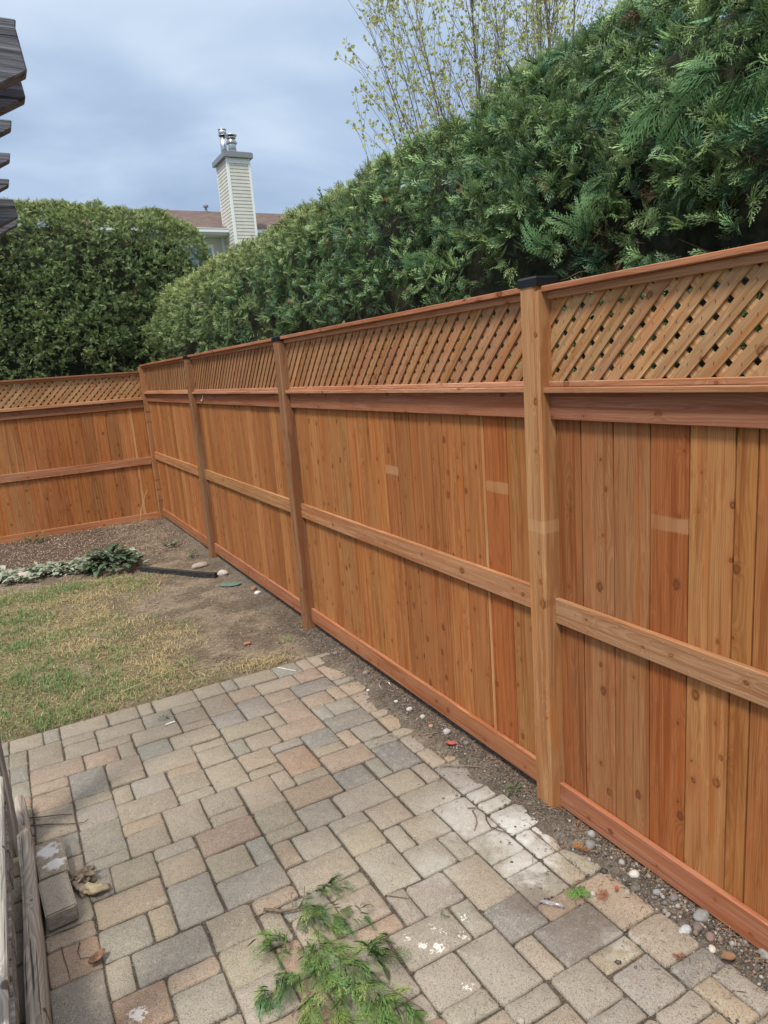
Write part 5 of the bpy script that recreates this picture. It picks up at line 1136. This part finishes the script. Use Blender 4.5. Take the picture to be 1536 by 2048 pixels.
needles('paving_litter', X, Y, .006+.02*r.random(n)**2, .0007+.0012*r.random(n), cols, 22, .001, zmin=.001)
n = 5000; X = -.4+2.05*r.random(n); Y = 3.95+5.2*r.random(n); k = r.random(n) < np.clip((X-.2), .25, 1); X, Y = X[k], Y[k]; n = len(X)
cols = pn[r.choice(5, n, p=[.2, .2, .35, .2, .05])]*(.7+.8*r.random((n, 1)))
needles('soil_litter', X, Y, .010+.04*r.random(n)**2, .0012+.003*r.random(n)**2, cols, 24, .003)
# mulch in the far bed
n = 15000; Y = 6.9+2.35*r.random(n); X = -1.6+3.2*r.random(n); k = (Y > 7.15+.3*(X-.8)*(X > .8)) | (r.random(n) < .12); X, Y = X[k], Y[k]; n = len(X)
pm_ = np.array([(.21, .145, .11), (.15, .105, .085), (.29, .22, .17), (.10, .07, .055), (.36, .29, .23)])
needles('bark_mulch', X, Y, .010+.025*r.random(n), .003+.007*r.random(n), pm_[r.integers(0, 5, n)]*(.8+.4*r.random((n, 1))), 23, .004)

# ---------------------------------------------------------------- lawn
n = 150000; X = -2.2+3.8*r.random(n); Y = 3.75+3.5*r.random(n)**1.2; mk = lawn_mask(X, Y); k = r.random(n) < mk*np.where(fbm(X, Y, .13, 61, 2) > .45, 1, .22); X, Y = X[k], Y[k]; n = len(X)
gs = np.clip(.30+.75*np.clip((.30-X)/.8, -.3, 1)+1.9*(fbm(X, Y, .30, 51)-.5)+.55*np.exp(-((X+.2)**2+(Y-4.6)**2)/.10), 0, 1)
isg = r.random(n) < gs*.95
cg = np.where(isg[:, None], np.array([(.165, .24, .085)]), np.array([(.42, .34, .19)]))*(.6+.8*r.random((n, 1)))
cg = np.where((isg & (r.random(n) < .3))[:, None], np.array([(.16, .27, .12)])*(.8+.4*r.random((n, 1))), cg)
H_ = np.where(isg, .020+.030*r.random(n), .010+.022*r.random(n)); a = r.random(n)*6.28; ln_ = np.where(isg, .5, 1.4)*(.3+r.random(n))
s = np.stack([-np.sin(a), np.cos(a), np.zeros(n)], -1); d = np.stack([np.cos(a)*ln_, np.sin(a)*ln_, np.ones(n)], -1)
o0 = np.stack([X, Y, soil_h(X, Y)-.002], -1); wd = (.0011+.0014*r.random(n))[:, None]
V = np.stack([o0-s*wd, o0+s*wd, o0+d*H_[:, None]*.55+s*wd*.8, o0+d*H_[:, None]*.55-s*wd*.8, o0+(d*H_[:, None])*np.array([1.5, 1.5, .8])], 1)
k = (np.arange(n)*5)[:, None]; T = np.concatenate([k+np.array([0, 1, 2]), k+np.array([0, 2, 3]), k+np.array([3, 2, 4])])
tag(link('grass', raw_mesh('grass', V.reshape(-1, 3), tris=T, cols=np.repeat(cg, 5, 0), mat=M_grass)), kind='stuff')
print('grass', n)
# thatch lying flat
n = 16000; X = -1.6+3.0*r.random(n); Y = 3.85+3.2*r.random(n); k = r.random(n) < (.2+.8*lawn_mask(X, Y)); X, Y = X[k], Y[k]; n = len(X)
needles('straw_thatch', X, Y, .015+.05*r.random(n)**2, .0012+.0012*r.random(n), np.array([(.42, .34, .19)])*(.5+.8*r.random((n, 1))), 31, .006)

# ---------------------------------------------------------------- plants of the far bed
def leafmesh(L_, W_, fold=.25, droop=.5):
    V = []; Fs = []; n = 5
    for i in range(n+1):
        t = i/n; hw = W_/2*math.sin(math.pi*min(1, .08+.92*t*.98))**.75*(1 if t < .98 else .1)
        for s_ in (-1, 0, 1): V.append((s_*hw, L_*t, abs(s_)*hw*fold-droop*L_*t*t*.6+.25*L_*t))
    for i in range(n):
        for k in range(2): Fs.append((i*3+k, i*3+k+1, (i+1)*3+k+1, (i+1)*3+k))
    return V, Fs
M_dkleaf = simple('dark_leaf', (.050, .085, .048), .42, ns=14, amt=.4)
pl = empty('leafy_plant', (.74, 7.02, 0), 'bushy dark green broad-leaved plant at the end of the silvery ground cover', 'plant')
LM = [pm('leaf', *leafmesh(.13, .055, .3, .7), M_dkleaf, True), pm('leaf', *leafmesh(.16, .065, .2, .9), M_dkleaf, True), pm('leaf', *leafmesh(.11, .05, .35, .5), M_dkleaf, True)]
for i in range(120):
    a = random.uniform(0, 6.28); rad = .20*math.sqrt(random.random()); el = random.uniform(-.1, 1.0)*(1-rad/.3)
    h_ = .02+.20*(1-(rad/.23)**2)*random.uniform(.4, 1)
    M = Matrix.Translation((math.cos(a)*rad, math.sin(a)*rad, max(.01, h_))) @ Matrix.Rotation(a-math.pi/2+random.uniform(-.7, .7), 4, 'Z') @ Matrix.Rotation(el, 4, 'X') @ Matrix.Scale(random.uniform(.6, 1.0), 4)
    o = bpy.data.objects.new('leaf', random.choice(LM)); C.objects.link(o); o.parent = pl; o.matrix_basis = M
def lowplant(lbl, p, n, s_, m, spread, name='small_plant'):
    root = empty(name, (p[0], p[1], 0), lbl, 'plant'); me = pm('leaf', *leafmesh(s_, s_*.42, .3, .7), m, True)
    for i in range(n):
        a = random.uniform(0, 6.28); rad = spread*math.sqrt(random.random())
        M = Matrix.Translation((math.cos(a)*rad, math.sin(a)*rad, hgt(p[0], p[1])+.01+random.uniform(0, spread*.5))) @ Matrix.Rotation(a-math.pi/2+random.uniform(-.6, .6), 4, 'Z') @ Matrix.Rotation(random.uniform(-.1, .9), 4, 'X') @ Matrix.Scale(random.uniform(.6, 1.1), 4)
        o = bpy.data.objects.new('leaf', me); C.objects.link(o); o.parent = root; o.matrix_basis = M
M_grl = simple('green_leaf', (.10, .16, .055), .5, ns=14, amt=.4)
M_brl = simple('bright_leaf', (.17, .30, .06), .5, ns=14, amt=.3)
lowplant('small dark seedling on bare soil between the bushy plant and the fence', (1.36, 7.45), 14, .07, M_dkleaf, .07)
lowplant('low green weed growing at the foot of the back fence', (.16, 9.02), 40, .06, M_grl, .13, 'weed')
lowplant('tiny dark weed beside the second post from the corner', (1.50, 6.95), 8, .05, M_dkleaf, .04, 'weed')
lowplant('tiny bright green weed on bare soil near the patio corner', (1.43, 4.20), 7, .03, M_brl, .02, 'weed')
lowplant('small green weed in the gravel left of the near post', (1.57, 2.02), 14, .022, M_grl, .03, 'weed')
lowplant('tiny weed in the joint near the middle of the patio', (.985, 1.655), 8, .012, M_grl, .012, 'weed')
lowplant('small green weed in the paver joint by the white strip', (.505, 3.58), 10, .022, M_grl, .02, 'weed')
# silvery ground cover
n = 1500; q = []; ccs = []
base_me = leafmesh(1, .42, .35, .6); BV = np.array(base_me[0]); BF = np.array(base_me[1])
X = np.concatenate([-1.4+2.05*r.random(n-300), .55+.45*r.random(300)]); Y = np.concatenate([7.33+.10*r.normal(0, 1, n-300)-.16*np.clip(X[:n-300], -1, 1), 7.28+.13*r.normal(0, 1, 300)])
a = r.random(n)*6.28; el = r.random(n)*1.0; S = .05+.07*r.random(n); z = soil_h(X, Y)+.01+.05*r.random(n)
ca, sa, ce, se = np.cos(a), np.sin(a), np.cos(el), np.sin(el)
vx = BV[None, :, 0]*S[:, None]; vy = BV[None, :, 1]*S[:, None]; vz = BV[None, :, 2]*S[:, None]
y1 = vy*ce[:, None]-vz*se[:, None]*.7; z1 = vy*se[:, None]*.55+vz*ce[:, None]
Vw = np.stack([vx*ca[:, None]-y1*sa[:, None]+X[:, None], vx*sa[:, None]+y1*ca[:, None]+Y[:, None], np.maximum(z1, 0)+z[:, None]], -1)
cc = np.where(r.random((n, 1)) < .8, np.array([(.36, .42, .32)]), np.array([(.20, .17, .12)]))*(.6+.5*r.random((n, 1)))
tag(link('silver_ground_cover', raw_mesh('silver_ground_cover', Vw.reshape(-1, 3), quads=(BF[None]+(np.arange(n)*len(BV))[:, None, None]).reshape(-1, 4), cols=np.repeat(cc, len(BV), 0), mat=M_leaf, smooth=True)), kind='stuff')
# black edging, green lid
v, fs = [], []
ed = [(.95, 6.78), (1.10, 6.55), (1.22, 6.38), (1.34, 6.18), (1.46, 6.01)]
V = []; Fs = []
for i, (x, y) in enumerate(ed):
    z = hgt(x, y)
    for dx, h_ in ((-.012, 0), (-.012, .055), (.012, .06), (.03, 0)): V.append((x+dx-1.2, y+dx*.6-6.4, z+h_-.01))
for i in range(len(ed)-1):
    for k in range(3): Fs.append((i*4+k, i*4+k+1, (i+1)*4+k+1, (i+1)*4+k))
Fs += [(0, 1, 2, 3), tuple(len(V)-4+k for k in (3, 2, 1, 0))]
o = link('garden_edging', pm('garden_edging', V, Fs, simple('black_rubber', (.028, .027, .027), .7, ns=20, amt=.4))); o.location = (1.2, 6.4, 0); tag(o, 'black strip of garden edging half buried between the bushy plant and the fence', 'edging')
q = lumpy('green_slate', (1.50, 5.72, hgt(1.5, 5.72)+.012), (.10, .055, .008), (.10, .155, .13), M_stone, 3, 3, .06); q.rotation_euler = (0, 0, -.5); tag(q, 'flat dark green piece of slate on the soil by the third panel', 'slate')
q = lumpy('brick_chip', (1.20, 4.32, hgt(1.2, 4.32)+.01), (.03, .018, .012), (.32, .14, .09), M_stone, 9, 2, .2); tag(q, 'small red brick chip on bare soil beyond the patio', 'brick chip')
q = lumpy('brick_chip', (1.62, 5.45, hgt(1.62, 5.45)+.01), (.03, .022, .02), (.26, .15, .09), M_stone, 12, 2, .2); tag(q, 'brown brick chip under the bottom rail of the third panel', 'brick chip')
